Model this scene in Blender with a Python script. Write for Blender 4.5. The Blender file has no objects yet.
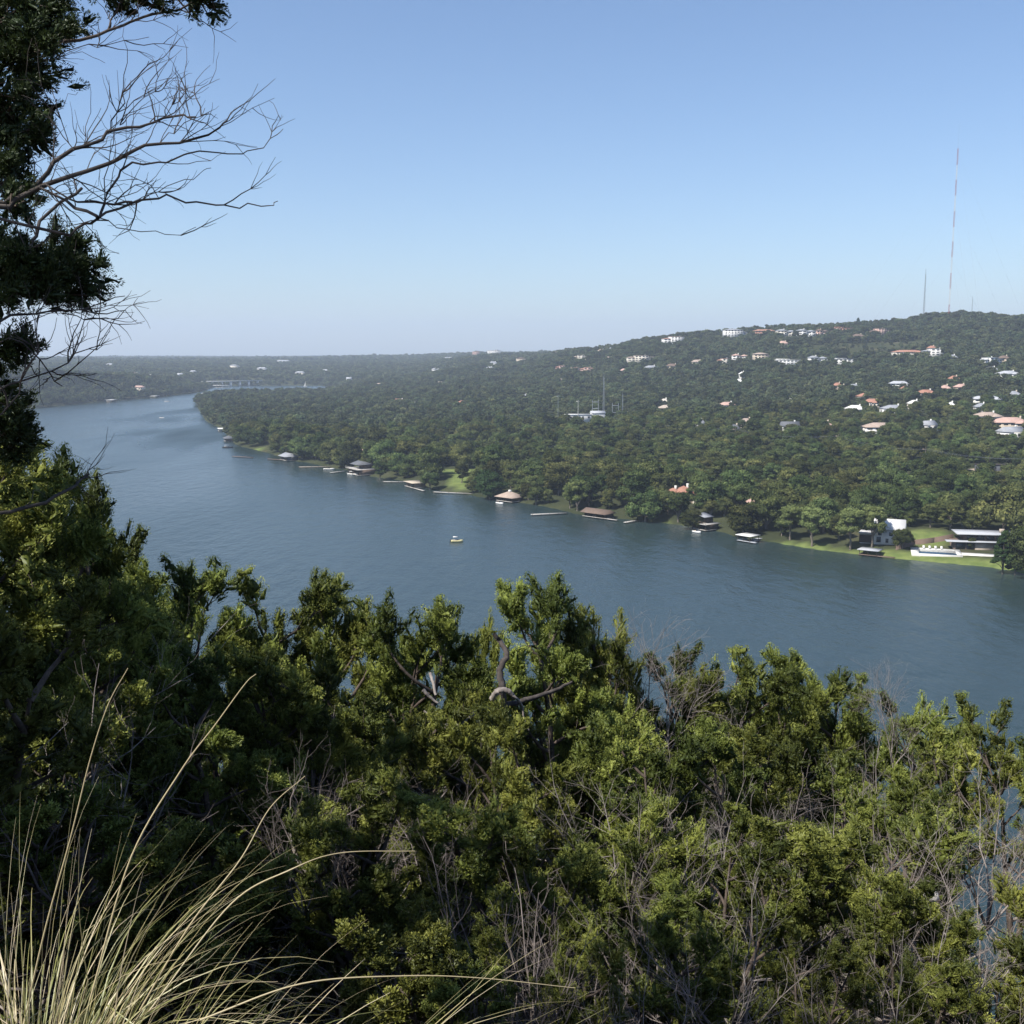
import bpy, math, random
import numpy as np
from mathutils import Vector

SC = bpy.context.scene
C = SC.collection
PI = math.pi
F = 1100.0
PITCH = math.atan(160 / F)
EYE = np.array([0.0, 0.0, 86.0])
rnd = random.Random(7)
npr = np.random.default_rng(11)

# ---------------------------------------------------------------- camera
cam = bpy.data.cameras.new('camera')
cam.sensor_width = 36
cam.lens = 36 * F / 1024
cam.clip_start = 0.1
cam.clip_end = 40000
cam_o = bpy.data.objects.new('camera', cam)
cam_o.location = tuple(EYE)
cam_o.rotation_euler = (PI / 2 - PITCH, 0, 0)
C.objects.link(cam_o)
SC.camera = cam_o


def ray(px, py):
    a = (px - 512) / F
    b = (512 - py) / F
    s, c = math.sin(PITCH), math.cos(PITCH)
    d = np.array([a, c + b * s, -s + b * c])
    return d / np.linalg.norm(d)


def at_depth(px, py, Y):
    """the point seen at that place of the photograph, Y metres ahead"""
    d = ray(px, py)
    return EYE + d * (Y / d[1])


def on_plane(px, py, z=0.0):
    d = ray(px, py)
    return EYE + d * ((z - EYE[2]) / d[2])


def smooth(q, n=4):
    q = np.asarray(q, float); tt = np.linspace(0, len(q) - 1, (len(q) - 1) * n + 1); w = np.vstack([2 * q[0] - q[1], q, 2 * q[-1] - q[-2]])
    i = np.minimum(tt.astype(int), len(q) - 2); f = (tt - i)[:, None]; a, b, c, d = w[i], w[i + 1], w[i + 2], w[i + 3]
    return .5 * (2 * b + (c - a) * f + (2 * a - 5 * b + 4 * c - d) * f ** 2 + (3 * b - a - 3 * c + d) * f ** 3)


# ---------------------------------------------------------------- scene bookkeeping
def tag(o, label=None, cat=None, group=None, kind=None):
    if label: o['label'] = label
    if cat: o['category'] = cat
    if group: o['group'] = group
    if kind: o['kind'] = kind
    return o


def empty(name, loc, rz=0, label=None, cat=None, group=None):
    o = bpy.data.objects.new(name, None)
    o.empty_display_size = 0.5
    C.objects.link(o)
    o.location = tuple(loc)
    o.rotation_euler = (0, 0, rz)
    return tag(o, label, cat, group)


def put(name, mesh, parent=None):
    o = bpy.data.objects.new(name, mesh)
    C.objects.link(o)
    if parent: o.parent = parent
    return o


class MB:
    """collects vertices and faces and builds them as one mesh"""

    def __init__(s):
        s.V = []; s.Fc = []; s.n = 0; s.A = []; s.mi = []

    def add(s, v, f, tint=0.5, mi=0):
        v = np.asarray(v, float); f = np.asarray(f, np.int64)
        s.V.append(v); s.Fc.append(f + s.n); s.n += len(v)
        s.A.append(np.full(len(v), tint) if np.isscalar(tint) else np.asarray(tint, float))
        s.mi.append(np.full(len(f), mi, np.int32))
        return s

    def box(s, x0, x1, y0, y1, z0, z1, mi=0):
        v = [(x, y, z) for z in (z0, z1) for y in (y0, y1) for x in (x0, x1)]
        f = [(0, 2, 3, 1), (4, 5, 7, 6), (0, 1, 5, 4), (2, 6, 7, 3), (0, 4, 6, 2), (1, 3, 7, 5)]
        return s.add(v, f, 0.5, mi)

    def poly(s, v, f, mi=0):
        """faces of mixed size given as lists"""
        for k in set(len(q) for q in f):
            fk = [q for q in f if len(q) == k]
            s.Fc.append(np.array(fk, np.int64) + s.n)
            s.mi.append(np.full(len(fk), mi, np.int32))
        s.V.append(np.asarray(v, float)); s.A.append(np.full(len(v), 0.5)); s.n += len(v)
        return s

    def tube(s, pts, rad, sides=5, tint=0.5):
        P = np.asarray(pts, float); n = len(P)
        R = np.full(n, rad) if np.isscalar(rad) else np.asarray(rad, float)
        T = np.empty_like(P); T[1:-1] = P[2:] - P[:-2]; T[0] = P[1] - P[0]; T[-1] = P[-1] - P[-2]
        T /= np.linalg.norm(T, axis=1)[:, None] + 1e-9
        ref = np.array([0.31, 0.17, 0.93]) if abs(T[0, 2]) < 0.8 else np.array([0.95, 0.2, 0.1])
        U = np.cross(T, ref); U /= np.linalg.norm(U, axis=1)[:, None] + 1e-9
        W = np.cross(T, U)
        a = np.arange(sides) * 2 * PI / sides
        v = P[:, None] + R[:, None, None] * (np.cos(a)[None, :, None] * U[:, None] + np.sin(a)[None, :, None] * W[:, None])
        i = np.arange(n - 1)[:, None] * sides; j = np.arange(sides)[None]; k = (j + 1) % sides
        f = np.stack([i + j, i + k, i + sides + k, i + sides + j], -1).reshape(-1, 4)
        return s.add(v.reshape(-1, 3), f, tint)

    def build(s, name, mats, parent=None, smooth=False, mesh_only=False):
        me = bpy.data.meshes.new(name)
        V = np.concatenate(s.V)
        me.vertices.add(len(V)); me.vertices.foreach_set('co', V.astype(np.float32).ravel())
        loops = np.concatenate([f.ravel() for f in s.Fc])
        sizes = np.concatenate([np.full(len(f), f.shape[1]) for f in s.Fc])
        starts = np.concatenate([[0], np.cumsum(sizes)[:-1]])
        me.loops.add(len(loops)); me.loops.foreach_set('vertex_index', loops.astype(np.int32))
        me.polygons.add(len(sizes))
        me.polygons.foreach_set('loop_start', starts.astype(np.int32))
        me.polygons.foreach_set('loop_total', sizes.astype(np.int32))
        mm = mats if isinstance(mats, (list, tuple)) else [mats]
        for m in mm: me.materials.append(m)
        if len(mm) > 1:
            me.polygons.foreach_set('material_index', np.concatenate(s.mi))
        if smooth: me.polygons.foreach_set('use_smooth', np.ones(len(sizes), bool))
        at = me.attributes.new('tint', 'FLOAT', 'POINT')
        at.data.foreach_set('value', np.concatenate(s.A).astype(np.float32))
        me.update(calc_edges=True)
        return me if mesh_only else put(name, me, parent)


def copy_thing(src, loc, rot=(0, 0, 0), scale=(1, 1, 1)):
    r = src.copy(); C.objects.link(r)
    for ch in src.children:
        c = ch.copy(); C.objects.link(c); c.parent = r
    r.location = tuple(loc); r.rotation_euler = rot; r.scale = scale
    return r


# ---------------------------------------------------------------- materials
def mat(name):
    m = bpy.data.materials.new(name); m.use_nodes = True
    nt = m.node_tree; nt.nodes.clear()
    out = nt.nodes.new('ShaderNodeOutputMaterial')
    return m, nt, out


def L(nt, a, b): nt.links.new(a, b)


def noise(nt, scale, detail=3, coord='Object', rough=0.55):
    tc = nt.nodes.new('ShaderNodeTexCoord'); n = nt.nodes.new('ShaderNodeTexNoise')
    n.inputs['Scale'].default_value = scale; n.inputs['Detail'].default_value = detail
    n.inputs['Roughness'].default_value = rough
    L(nt, tc.outputs[coord], n.inputs['Vector'])
    return n


def ramp(nt, src, stops):
    r = nt.nodes.new('ShaderNodeValToRGB'); e = r.color_ramp.elements
    while len(e) < len(stops): e.new(0.5)
    for el, (p, c) in zip(e, stops):
        el.position = p; el.color = (*c, 1) if len(c) == 3 else c
    L(nt, src, r.inputs[0])
    return r


def simple(name, c0, c1=None, scale=0.6, rough=0.8, bump=0.0, metal=0.0, spec=0.3, bscale=None):
    m, nt, out = mat(name)
    b = nt.nodes.new('ShaderNodeBsdfPrincipled')
    c1 = c1 or tuple(x * 0.75 for x in c0)
    n = noise(nt, scale, 4)
    r = ramp(nt, n.outputs[0], [(0.3, c1), (0.7, c0)])
    L(nt, r.outputs[0], b.inputs['Base Color'])
    b.inputs['Roughness'].default_value = rough
    b.inputs['Metallic'].default_value = metal
    b.inputs['Specular IOR Level'].default_value = spec
    if bump:
        n2 = noise(nt, bscale or scale * 6, 4)
        bp = nt.nodes.new('ShaderNodeBump'); bp.inputs['Strength'].default_value = bump
        L(nt, n2.outputs[0], bp.inputs['Height']); L(nt, bp.outputs[0], b.inputs['Normal'])
    L(nt, b.outputs[0], out.inputs[0])
    return m


def foliage(name, stops, transl=0.3, vary=0.35, hue=0.03, gloss=0.0):
    """leaves: diffuse plus light passing through, tint per sprig and per tree"""
    m, nt, out = mat(name)
    a = nt.nodes.new('ShaderNodeAttribute'); a.attribute_name = 'tint'
    r = ramp(nt, a.outputs['Fac'], stops)
    oi = nt.nodes.new('ShaderNodeObjectInfo')
    hs = nt.nodes.new('ShaderNodeHueSaturation')
    mr = nt.nodes.new('ShaderNodeMapRange'); L(nt, oi.outputs['Random'], mr.inputs[0])
    mr.inputs[3].default_value = 1 - vary; mr.inputs[4].default_value = 1 + vary
    L(nt, mr.outputs[0], hs.inputs['Value'])
    mu = nt.nodes.new('ShaderNodeMath'); mu.operation = 'MULTIPLY'; mu.inputs[1].default_value = 7.31
    fr = nt.nodes.new('ShaderNodeMath'); fr.operation = 'FRACT'
    L(nt, oi.outputs['Random'], mu.inputs[0]); L(nt, mu.outputs[0], fr.inputs[0])
    mh = nt.nodes.new('ShaderNodeMapRange'); L(nt, fr.outputs[0], mh.inputs[0])
    mh.inputs[3].default_value = 0.5 - hue; mh.inputs[4].default_value = 0.5 + hue
    L(nt, mh.outputs[0], hs.inputs['Hue'])
    L(nt, r.outputs[0], hs.inputs['Color'])
    d = nt.nodes.new('ShaderNodeBsdfDiffuse'); t = nt.nodes.new('ShaderNodeBsdfTranslucent')
    L(nt, hs.outputs[0], d.inputs[0]); L(nt, hs.outputs[0], t.inputs[0])
    mx = nt.nodes.new('ShaderNodeMixShader'); mx.inputs[0].default_value = transl
    L(nt, d.outputs[0], mx.inputs[1]); L(nt, t.outputs[0], mx.inputs[2])
    last = mx
    if gloss:
        g = nt.nodes.new('ShaderNodeBsdfGlossy'); g.inputs['Roughness'].default_value = 0.45
        g.inputs[0].default_value = (0.8, 0.85, 0.8, 1)
        m2 = nt.nodes.new('ShaderNodeMixShader'); m2.inputs[0].default_value = gloss
        L(nt, mx.outputs[0], m2.inputs[1]); L(nt, g.outputs[0], m2.inputs[2]); last = m2
    L(nt, last.outputs[0], out.inputs[0])
    return m


M = {}
M['juniper'] = foliage('juniper_foliage', [(0.0, (0.050, 0.064, 0.017)), (0.5, (0.122, 0.144, 0.030)), (1.0, (0.31, 0.335, 0.075))], 0.2, 0.25, 0.012, 0.02)
M['juniper_shaded'] = foliage('shaded_juniper_foliage', [(0.0, (0.020, 0.034, 0.012)), (1.0, (0.05, 0.075, 0.02))], 0.18, 0.1, 0.01, 0.03)  # darker copy of the juniper green, shade of the overhanging boughs put into the colour
M['sage'] = foliage('greyish_scrub_foliage', [(0.0, (0.07, 0.085, 0.05)), (1.0, (0.20, 0.22, 0.13))], 0.2, 0.2, 0.01)
M['leaf'] = foliage('broadleaf_foliage', [(0.0, (0.042, 0.057, 0.022)), (0.6, (0.080, 0.099, 0.034)), (1.0, (0.160, 0.175, 0.06))], 0.15, 0.45, 0.035)
M['leaf_pale'] = foliage('pale_green_foliage', [(0.0, (0.13, 0.16, 0.06)), (1.0, (0.25, 0.29, 0.10))], 0.3, 0.12, 0.01)
M['leaf_dark'] = foliage('dark_green_foliage', [(0.0, (0.022, 0.044, 0.018)), (1.0, (0.05, 0.082, 0.028))], 0.15, 0.15, 0.01)
M['wood_far'] = foliage('woodland_foliage', [(0.0, (0.042, 0.056, 0.028)), (0.6, (0.074, 0.090, 0.042)), (1.0, (0.12, 0.135, 0.06))], 0.15, 0.48, 0.03)
M['grass'] = foliage('tussock_blades', [(0.0, (0.10, 0.12, 0.025)), (0.3, (0.24, 0.24, 0.07)), (0.65, (0.43, 0.36, 0.17)), (1.0, (0.62, 0.50, 0.32))], 0.25, 0.05, 0.005, 0.06)
M['bark'] = simple('juniper_bark', (0.13, 0.10, 0.08), (0.05, 0.04, 0.034), 14, 0.95, 0.8, bscale=60)
M['bark_grey'] = simple('weathered_grey_wood', (0.34, 0.30, 0.27), (0.13, 0.11, 0.10), 9, 0.9, 0.5, bscale=70)
M['bark_dead'] = simple('dead_twig_wood', (0.27, 0.23, 0.21), (0.12, 0.10, 0.09), 6, 0.9, 0.3, bscale=60)
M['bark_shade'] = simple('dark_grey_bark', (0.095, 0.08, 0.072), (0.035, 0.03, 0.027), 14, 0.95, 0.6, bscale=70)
M['bark_far'] = simple('tree_bark', (0.24, 0.20, 0.16), (0.13, 0.11, 0.09), 0.8, 0.95)

PAL = dict(white=(0.74, 0.72, 0.68), cream=(0.66, 0.60, 0.50), tan=(0.50, 0.42, 0.32), brick=(0.36, 0.19, 0.13),
           terracotta=(0.38, 0.19, 0.13), pinkish=(0.50, 0.33, 0.27), grey=(0.30, 0.31, 0.33), darkgrey=(0.13, 0.135, 0.145),
           brown=(0.17, 0.12, 0.09), palegrey=(0.42, 0.43, 0.45), stone=(0.42, 0.35, 0.28), tanroof=(0.40, 0.31, 0.25),
           darkbrown=(0.07, 0.052, 0.042), wood=(0.30, 0.23, 0.17), plank=(0.42, 0.39, 0.35), black=(0.02, 0.02, 0.022),
           rust=(0.25, 0.11, 0.07), yellow=(0.66, 0.58, 0.30), blue=(0.06, 0.12, 0.30), red=(0.36, 0.05, 0.04),
           steel=(0.36, 0.38, 0.40), offwhite=(0.70, 0.68, 0.62))
_pm = {}


def P(name, kind='wall'):
    k = (name, kind)
    if k not in _pm:
        c = PAL[name]
        _pm[k] = simple(f'{name}_{kind}', c, tuple(x * 0.78 for x in c), 0.35 if kind == 'roof' else 0.5,
                        0.85 if kind != 'metal' else 0.4, 0.25 if kind == 'roof' else 0.1, 0.6 if kind == 'metal' else 0)
    return _pm[k]


def glassmat():
    m, nt, out = mat('window_glass')
    b = nt.nodes.new('ShaderNodeBsdfPrincipled')
    n = noise(nt, 0.7, 2); r = ramp(nt, n.outputs[0], [(0.3, (0.02, 0.025, 0.03)), (0.7, (0.05, 0.06, 0.07))])
    L(nt, r.outputs[0], b.inputs['Base Color']); b.inputs['Roughness'].default_value = 0.12
    L(nt, b.outputs[0], out.inputs[0]); return m


M['glass'] = glassmat()
HAZE = 1.0e-4; SUN = 5.0; SKY = .095; EXPO = 0.58
# ---------------------------------------------------------------- terrain across the water
SHORE = [(1500, 700), (1300, 640), (1150, 603), (1080, 586), (1040, 577), (1019, 572), (990, 567), (951, 563.5), (922, 561), (890, 558), (855, 554),
         (824, 550.5), (796, 546), (769, 541.5), (748, 539), (734, 536), (722, 532), (693, 527), (673, 524), (650, 521.5), (625, 519),
         (605, 517.5), (585, 516), (565, 511), (548, 507), (530, 504), (515, 502), (500, 500), (486, 498), (472, 495.5), (458, 493),
         (446, 492), (430, 488), (415, 485), (405, 481), (390, 479), (375, 477), (362, 474), (350, 470), (330, 468), (315, 464),
         (305, 462), (295, 461), (285, 459), (275, 455), (265, 452), (252, 449), (243, 447), (235, 444), (231, 440), (228, 436),
         (222, 430), (216, 426), (206, 421), (201, 413), (198, 408), (196, 404), (197, 401), (203, 398.5), (220, 397), (250, 396),
         (285, 395), (320, 394), (345, 392), (345, 388), (320, 385.8), (290, 385.5), (255, 385.6), (225, 386), (213, 387.5), (206, 390),
         (200, 392), (178, 395), (155, 397.5), (130, 399.5), (107, 401.5), (70, 405), (20, 409.5), (-60, 415), (-200, 425), (-400, 440)]
sh = np.array([on_plane(a, b)[:2] for a, b in SHORE])
POLY = np.vstack([sh, [[-9000, sh[-1, 1] - 200], [-9000, 16000], [11000, 16000], [11000, sh[0, 1] - 150]]])


def sdist(x, y):
    """distance to the waterline, positive on land"""
    x = np.asarray(x, float); y = np.asarray(y, float)
    best = np.full(x.shape, 1e18); inside = np.zeros(x.shape, bool)
    A = POLY; B = np.roll(POLY, -1, 0)
    for (ax, ay), (bx, by) in zip(A, B):
        ex, ey = bx - ax, by - ay
        t = np.clip(((x - ax) * ex + (y - ay) * ey) / (ex * ex + ey * ey + 1e-9), 0, 1)
        dx = x - ax - t * ex; dy = y - ay - t * ey
        best = np.minimum(best, dx * dx + dy * dy)
        c = (ay > y) != (by > y)
        with np.errstate(divide='ignore', invalid='ignore'):
            xi = (bx - ax) * (y - ay) / ((by - ay) if by != ay else 1e-9) + ax
        inside ^= c & (x < xi)
    return np.where(inside, 1, -1) * np.sqrt(best)


TD = np.array([400, 600, 800, 1000, 1250, 1500, 1750, 2000, 2200, 2500, 2900, 3500, 4500, 6000, 9000, 14000], float)
TP = np.array([-400, -100, 20, 110, 200, 320, 400, 500, 590, 650, 700, 800, 880, 950, 1024, 1300], float)
TZ = np.array([
    [4, 4, 4, 5, 8, 14, 38, 50, 52, 48, 46, 50, 54, 56, 58, 60],
    [4, 4, 4, 5, 6, 10, 34, 46, 48, 44, 42, 48, 52, 54, 56, 58],
    [4, 4, 4, 4, 4, 8, 34, 46, 44, 30, 22, 44, 49, 50, 53, 55],
    [3, 3, 3, 3, 3, 4, 8, 24, 41, 32, 20, 40, 45, 51, 55, 57],
    [3, 3, 3, 3, 3, 3, 3, 4, 6, 14, 20, 34, 44, 50, 56, 58],
    [3, 3, 3, 3, 3, 3, 3, 3, 3, 4, 8, 26, 42, 52, 59, 62],
    [3, 3, 4, 4, 5, 6, 8, 10, 12, 16, 22, 36, 50, 60, 63, 62],
    [4, 4, 5, 7, 10, 14, 20, 26, 32, 42, 56, 72, 74, 72, 70, 66],
    [4, 5, 7, 10, 14, 22, 34, 52, 68, 86, 86, 80, 76, 74, 70, 66],
    [4, 6, 8, 12, 19, 30, 48, 80, 101, 106, 94, 82, 77, 74, 70, 66],
    [4, 6, 9, 14, 22, 36, 60, 92, 117, 118, 100, 84, 78, 74, 70, 66],
    [5, 7, 11, 18, 30, 50, 80, 114, 129, 122, 100, 86, 78, 74, 70, 66],
    [5, 7, 12, 19, 34, 54, 82, 112, 133, 124, 100, 86, 78, 74, 70, 66],
    [5, 8, 13, 22, 38, 62, 92, 128, 149, 136, 104, 86, 78, 74, 70, 66],
    [5, 8, 13, 22, 38, 60, 88, 122, 141, 130, 104, 86, 78, 74, 70, 66],
    [5, 8, 13, 22, 38, 60, 84, 114, 130, 122, 104, 86, 78, 74, 70, 66]], float)


PADS = [(*on_plane(936, 552.5, 2.0)[:2], 13, 2.0), (*on_plane(950, 553, 2.0)[:2], 10, 2.0), (*on_plane(968, 553, 2.0)[:2], 10, 2.0), (*on_plane(985, 553, 2.0)[:2], 12, 2.0)]


def land(x, y, sd=None):
    x = np.asarray(x, float); y = np.asarray(y, float)
    if sd is None: sd = sdist(x, y)
    p = np.clip(512 + F * x / np.maximum(y, 50), TP[0], TP[-1]); d = np.clip(np.hypot(x, y), TD[0], TD[-1])
    i = np.clip(np.searchsorted(TP, p) - 1, 0, len(TP) - 2); j = np.clip(np.searchsorted(TD, d) - 1, 0, len(TD) - 2)
    u = (p - TP[i]) / (TP[i + 1] - TP[i]); v = (d - TD[j]) / (TD[j + 1] - TD[j])
    u = u * u * (3 - 2 * u)
    z = (TZ[i, j] * (1 - u) + TZ[i + 1, j] * u) * (1 - v) + (TZ[i, j + 1] * (1 - u) + TZ[i + 1, j + 1] * u) * v
    amp = np.clip((z - 4) / 20, 0, 1) * np.clip(d / 2500, 0.5, 1.4)
    z = z + amp * (2.6 * np.sin(x / 97 + 0.7 * np.sin(y / 140)) * np.cos(y / 120 + 0.4) + 1.6 * np.sin(x / 43 + y / 61) + 1.2 * np.sin(y / 37 - x / 71))
    far = np.clip((d - 3000) / 3000, 0, 1)
    z = z - 20 * np.clip((d - 5000) / 4000, 0, 1) * np.clip((700 - p) / 300, 0, 1)
    z = z + far * (6 * np.sin(x / 410 + 1.3 * np.sin(y / 900)) * np.sin(y / 520) - 3)
    for cx, cy, r, pz in PADS:
        k = np.clip((r + 9 - np.hypot(x - cx, y - cy)) / 9, 0, 1); k = k * k * (3 - 2 * k); z = z * (1 - k) + pz * k
    shore_ramp = 0.5 + np.clip(sd, 0, 9) * 0.16 + np.clip(sd - 9, 0, 1e9) * 0.13 + np.clip(sd - 45, 0, 1e9) * 0.4
    return np.where(sd > 0, np.minimum(z, shore_ramp), np.maximum(sd * 0.35, -5.0) + 0.5 * np.clip(1 + sd / 1.5, 0, 1))


# lawns: (px, py, half width m, half depth m, turn)
LAWNS = [(935, 557, 36, 12, -0.62), (985, 560, 22, 9, -.5), (985, 563, 16, 4.5, -0.62), (860, 549, 14, 5, -0.6), (800, 541, 16, 5, -0.7), (925, 541, 9, 9, 0),
         (462, 481, 8, 30, 0.1), (500, 473, 26, 10, 0), (452, 473, 12, 12, 0), (658, 519, 11, 5, -0.8),
         (398, 446, 24, 12, 0), (250, 447, 12, 10, -0.9)]
LW = []
for a, b, rx, ry, t in LAWNS:
    p = on_plane(a, b, 3.0); LW.append((p[0], p[1], rx, ry, t))


def lawn(x, y, grow=0.0):
    m = np.zeros(np.shape(x))
    for cx, cy, rx, ry, t in LW:
        dx, dy = x - cx, y - cy; c, s = math.cos(t), math.sin(t)
        u = (dx * c + dy * s) / (rx + grow); v = (-dx * s + dy * c) / (ry + grow)
        m = np.maximum(m, np.clip(1.3 - np.sqrt(u * u + v * v), 0, 0.3) / 0.3)
    return m


def axis(segs):
    out = []
    for a, b, n in segs: out.append(np.linspace(a, b, n, endpoint=False))
    return np.concatenate(out + [[segs[-1][1]]])


gx = axis([(-8500, -1600, 70), (-1600, -500, 90), (-500, 520, 170), (520, 1500, 90), (1500, 9500, 80)])
gy = axis([(230, 420, 20), (420, 900, 110), (900, 2000, 130), (2000, 3500, 90), (3500, 14500, 120)])
X, Y = np.meshgrid(gx, gy)
SD = sdist(X, Y); Z = land(X, Y, SD); Lw = lawn(X, Y)
nx = len(gx); ny = len(gy)
idx = (np.arange(ny - 1)[:, None] * nx + np.arange(nx - 1)[None])
quads = np.stack([idx, idx + 1, idx + nx + 1, idx + nx], -1).reshape(-1, 4)
tm, nt, out = mat('far_ground')
at = nt.nodes.new('ShaderNodeAttribute'); at.attribute_name = 'tint'
n1 = noise(nt, 0.03, 6); r1 = ramp(nt, n1.outputs[0], [(0.35, (0.035, 0.042, 0.022)), (0.6, (0.055, 0.06, 0.03)), (0.8, (0.12, 0.10, 0.065))])
n2 = noise(nt, 0.25, 5); r2 = ramp(nt, n2.outputs[0], [(0.3, (0.095, 0.13, 0.04)), (0.7, (0.17, 0.20, 0.065))])
mx = nt.nodes.new('ShaderNodeMix'); mx.data_type = 'RGBA'
L(nt, at.outputs['Fac'], mx.inputs[0]); L(nt, r1.outputs[0], mx.inputs[6]); L(nt, r2.outputs[0], mx.inputs[7])
bs = nt.nodes.new('ShaderNodeBsdfDiffuse'); L(nt, mx.outputs[2], bs.inputs[0]); L(nt, bs.outputs[0], out.inputs[0])
mb = MB(); mb.add(np.stack([X, Y, Z], -1).reshape(-1, 3), quads, Lw.ravel())
tag(mb.build('terrain', tm, smooth=True), kind='structure')

# water: one sheet from below the lookout to beyond the bend
wm, nt, out = mat('lake_water')
b = nt.nodes.new('ShaderNodeBsdfPrincipled')
tc = nt.nodes.new('ShaderNodeTexCoord')
mp = nt.nodes.new('ShaderNodeMapping'); mp.inputs['Rotation'].default_value = (0, 0, 0.5); mp.inputs['Scale'].default_value = (1, 0.45, 1)
L(nt, tc.outputs['Object'], mp.inputs[0])
nb = nt.nodes.new('ShaderNodeTexNoise'); nb.inputs['Scale'].default_value = 0.006; nb.inputs['Detail'].default_value = 3
mp2 = nt.nodes.new('ShaderNodeMapping'); mp2.inputs['Rotation'].default_value = (0, 0, -0.35); mp2.inputs['Scale'].default_value = (1.0, 0.28, 1)
L(nt, tc.outputs['Object'], mp2.inputs[0]); L(nt, mp2.outputs[0], nb.inputs['Vector'])
rr = ramp(nt, nb.outputs[0], [(0.40, (0.14,) * 3), (0.56, (0.24,) * 3), (0.66, (0.46,) * 3)])
L(nt, rr.outputs[0], b.inputs['Roughness'])
b.inputs['Base Color'].default_value = (0.022, 0.039, 0.040, 1)
b.inputs['IOR'].default_value = 1.333
nw = nt.nodes.new('ShaderNodeTexNoise'); nw.inputs['Scale'].default_value = 0.55; nw.inputs['Detail'].default_value = 6; nw.inputs['Roughness'].default_value = 0.62
L(nt, mp.outputs[0], nw.inputs['Vector'])
bp = nt.nodes.new('ShaderNodeBump'); bp.inputs['Strength'].default_value = 1.0; bp.inputs['Distance'].default_value = 0.34
nf = nt.nodes.new('ShaderNodeTexNoise'); nf.inputs['Scale'].default_value = 0.16; nf.inputs['Detail'].default_value = 2; L(nt, mp.outputs[0], nf.inputs['Vector'])
ad = nt.nodes.new('ShaderNodeMath'); ad.operation = 'MULTIPLY_ADD'; ad.inputs[1].default_value = 2.2; L(nt, nf.outputs[0], ad.inputs[0]); L(nt, nw.outputs[0], ad.inputs[2])
L(nt, ad.outputs[0], bp.inputs['Height']); L(nt, bp.outputs[0], b.inputs['Normal'])
L(nt, b.outputs[0], out.inputs[0])
mb = MB(); mb.add([(-9000, -400, 0), (9500, -400, 0), (9500, 14400, 0), (-9000, 14400, 0)], [(0, 1, 2, 3)])
tag(mb.build('water', wm), kind='structure')

# ---------------------------------------------------------------- near slope below the lookout
PD = [-60, 0, 2.4, 4, 6, 10, 15, 20, 30, 40, 60, 100, 130, 180]
PZ = [86, 84.35, 84.2, 82.8, 81, 78.2, 75.8, 73.2, 66.5, 60, 45, 19, -1, -8]


def slope(x, y):
    x = np.asarray(x, float); y = np.asarray(y, float)
    z = np.interp(y + 0.06 * np.abs(x), PD, PZ)
    left = np.clip(-x - 2.0, 0, 16) * 0.42 * np.clip(y / 5, 0, 1)
    bump = 0.25 * np.sin(x * 1.3 + 0.8 * np.sin(y)) * np.cos(y * 0.9 + x * 0.4) * np.clip((y - 3) / 5, 0, 1)
    return z + left * np.clip((150 - y) / 100, 0, 1) + bump


gx = axis([(-260, -30, 40), (-30, 30, 150), (30, 260, 40)]); gy = axis([(-60, -4, 20), (-4, 40, 120), (40, 180, 50)])
X, Y = np.meshgrid(gx, gy); nx = len(gx); ny = len(gy)
idx = (np.arange(ny - 1)[:, None] * nx + np.arange(nx - 1)[None])
quads = np.stack([idx, idx + 1, idx + nx + 1, idx + nx], -1).reshape(-1, 4)
mb = MB(); mb.add(np.stack([X, Y, slope(X, Y)], -1).reshape(-1, 3), quads)
M['soil'] = simple('rocky_soil', (0.17, 0.13, 0.095), (0.055, 0.04, 0.03), 2.2, 0.95, 0.9, bscale=14)
tag(mb.build('hillside', M['soil'], smooth=True), kind='structure')


def hit(px, py, dz=0.0, d0=380):
    """where the sight line through that place meets the far land raised by dz"""
    r = ray(px, py); t = np.arange(d0, 12000, 4.0)
    q = EYE[None] + r[None] * t[:, None]
    zz = land(q[:, 0], q[:, 1]) + dz
    k = np.nonzero(q[:, 2] <= zz)[0]
    k = k[0] if len(k) else int(np.argmin(q[:, 2] - zz))
    return float(q[k, 0]), float(q[k, 1]), float(zz[k] - dz)


def shore_turn(x, y):
    """turn about z that points local +y away from the water at the nearest waterline"""
    A = sh[:-1]; B = sh[1:]; E = B - A
    t = np.clip(((x - A[:, 0]) * E[:, 0] + (y - A[:, 1]) * E[:, 1]) / (E ** 2).sum(1), 0, 1)
    D = (A[:, 0] + t * E[:, 0] - x) ** 2 + (A[:, 1] + t * E[:, 1] - y) ** 2
    k = int(np.argmin(D)); e = E[max(0, k - 1):k + 2].sum(0)
    nrm = np.array([e[1], -e[0]]); nrm /= np.linalg.norm(nrm)
    return math.atan2(-nrm[0], nrm[1])


CLEAR = []   # (x, y, r) places kept free of trees
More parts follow.
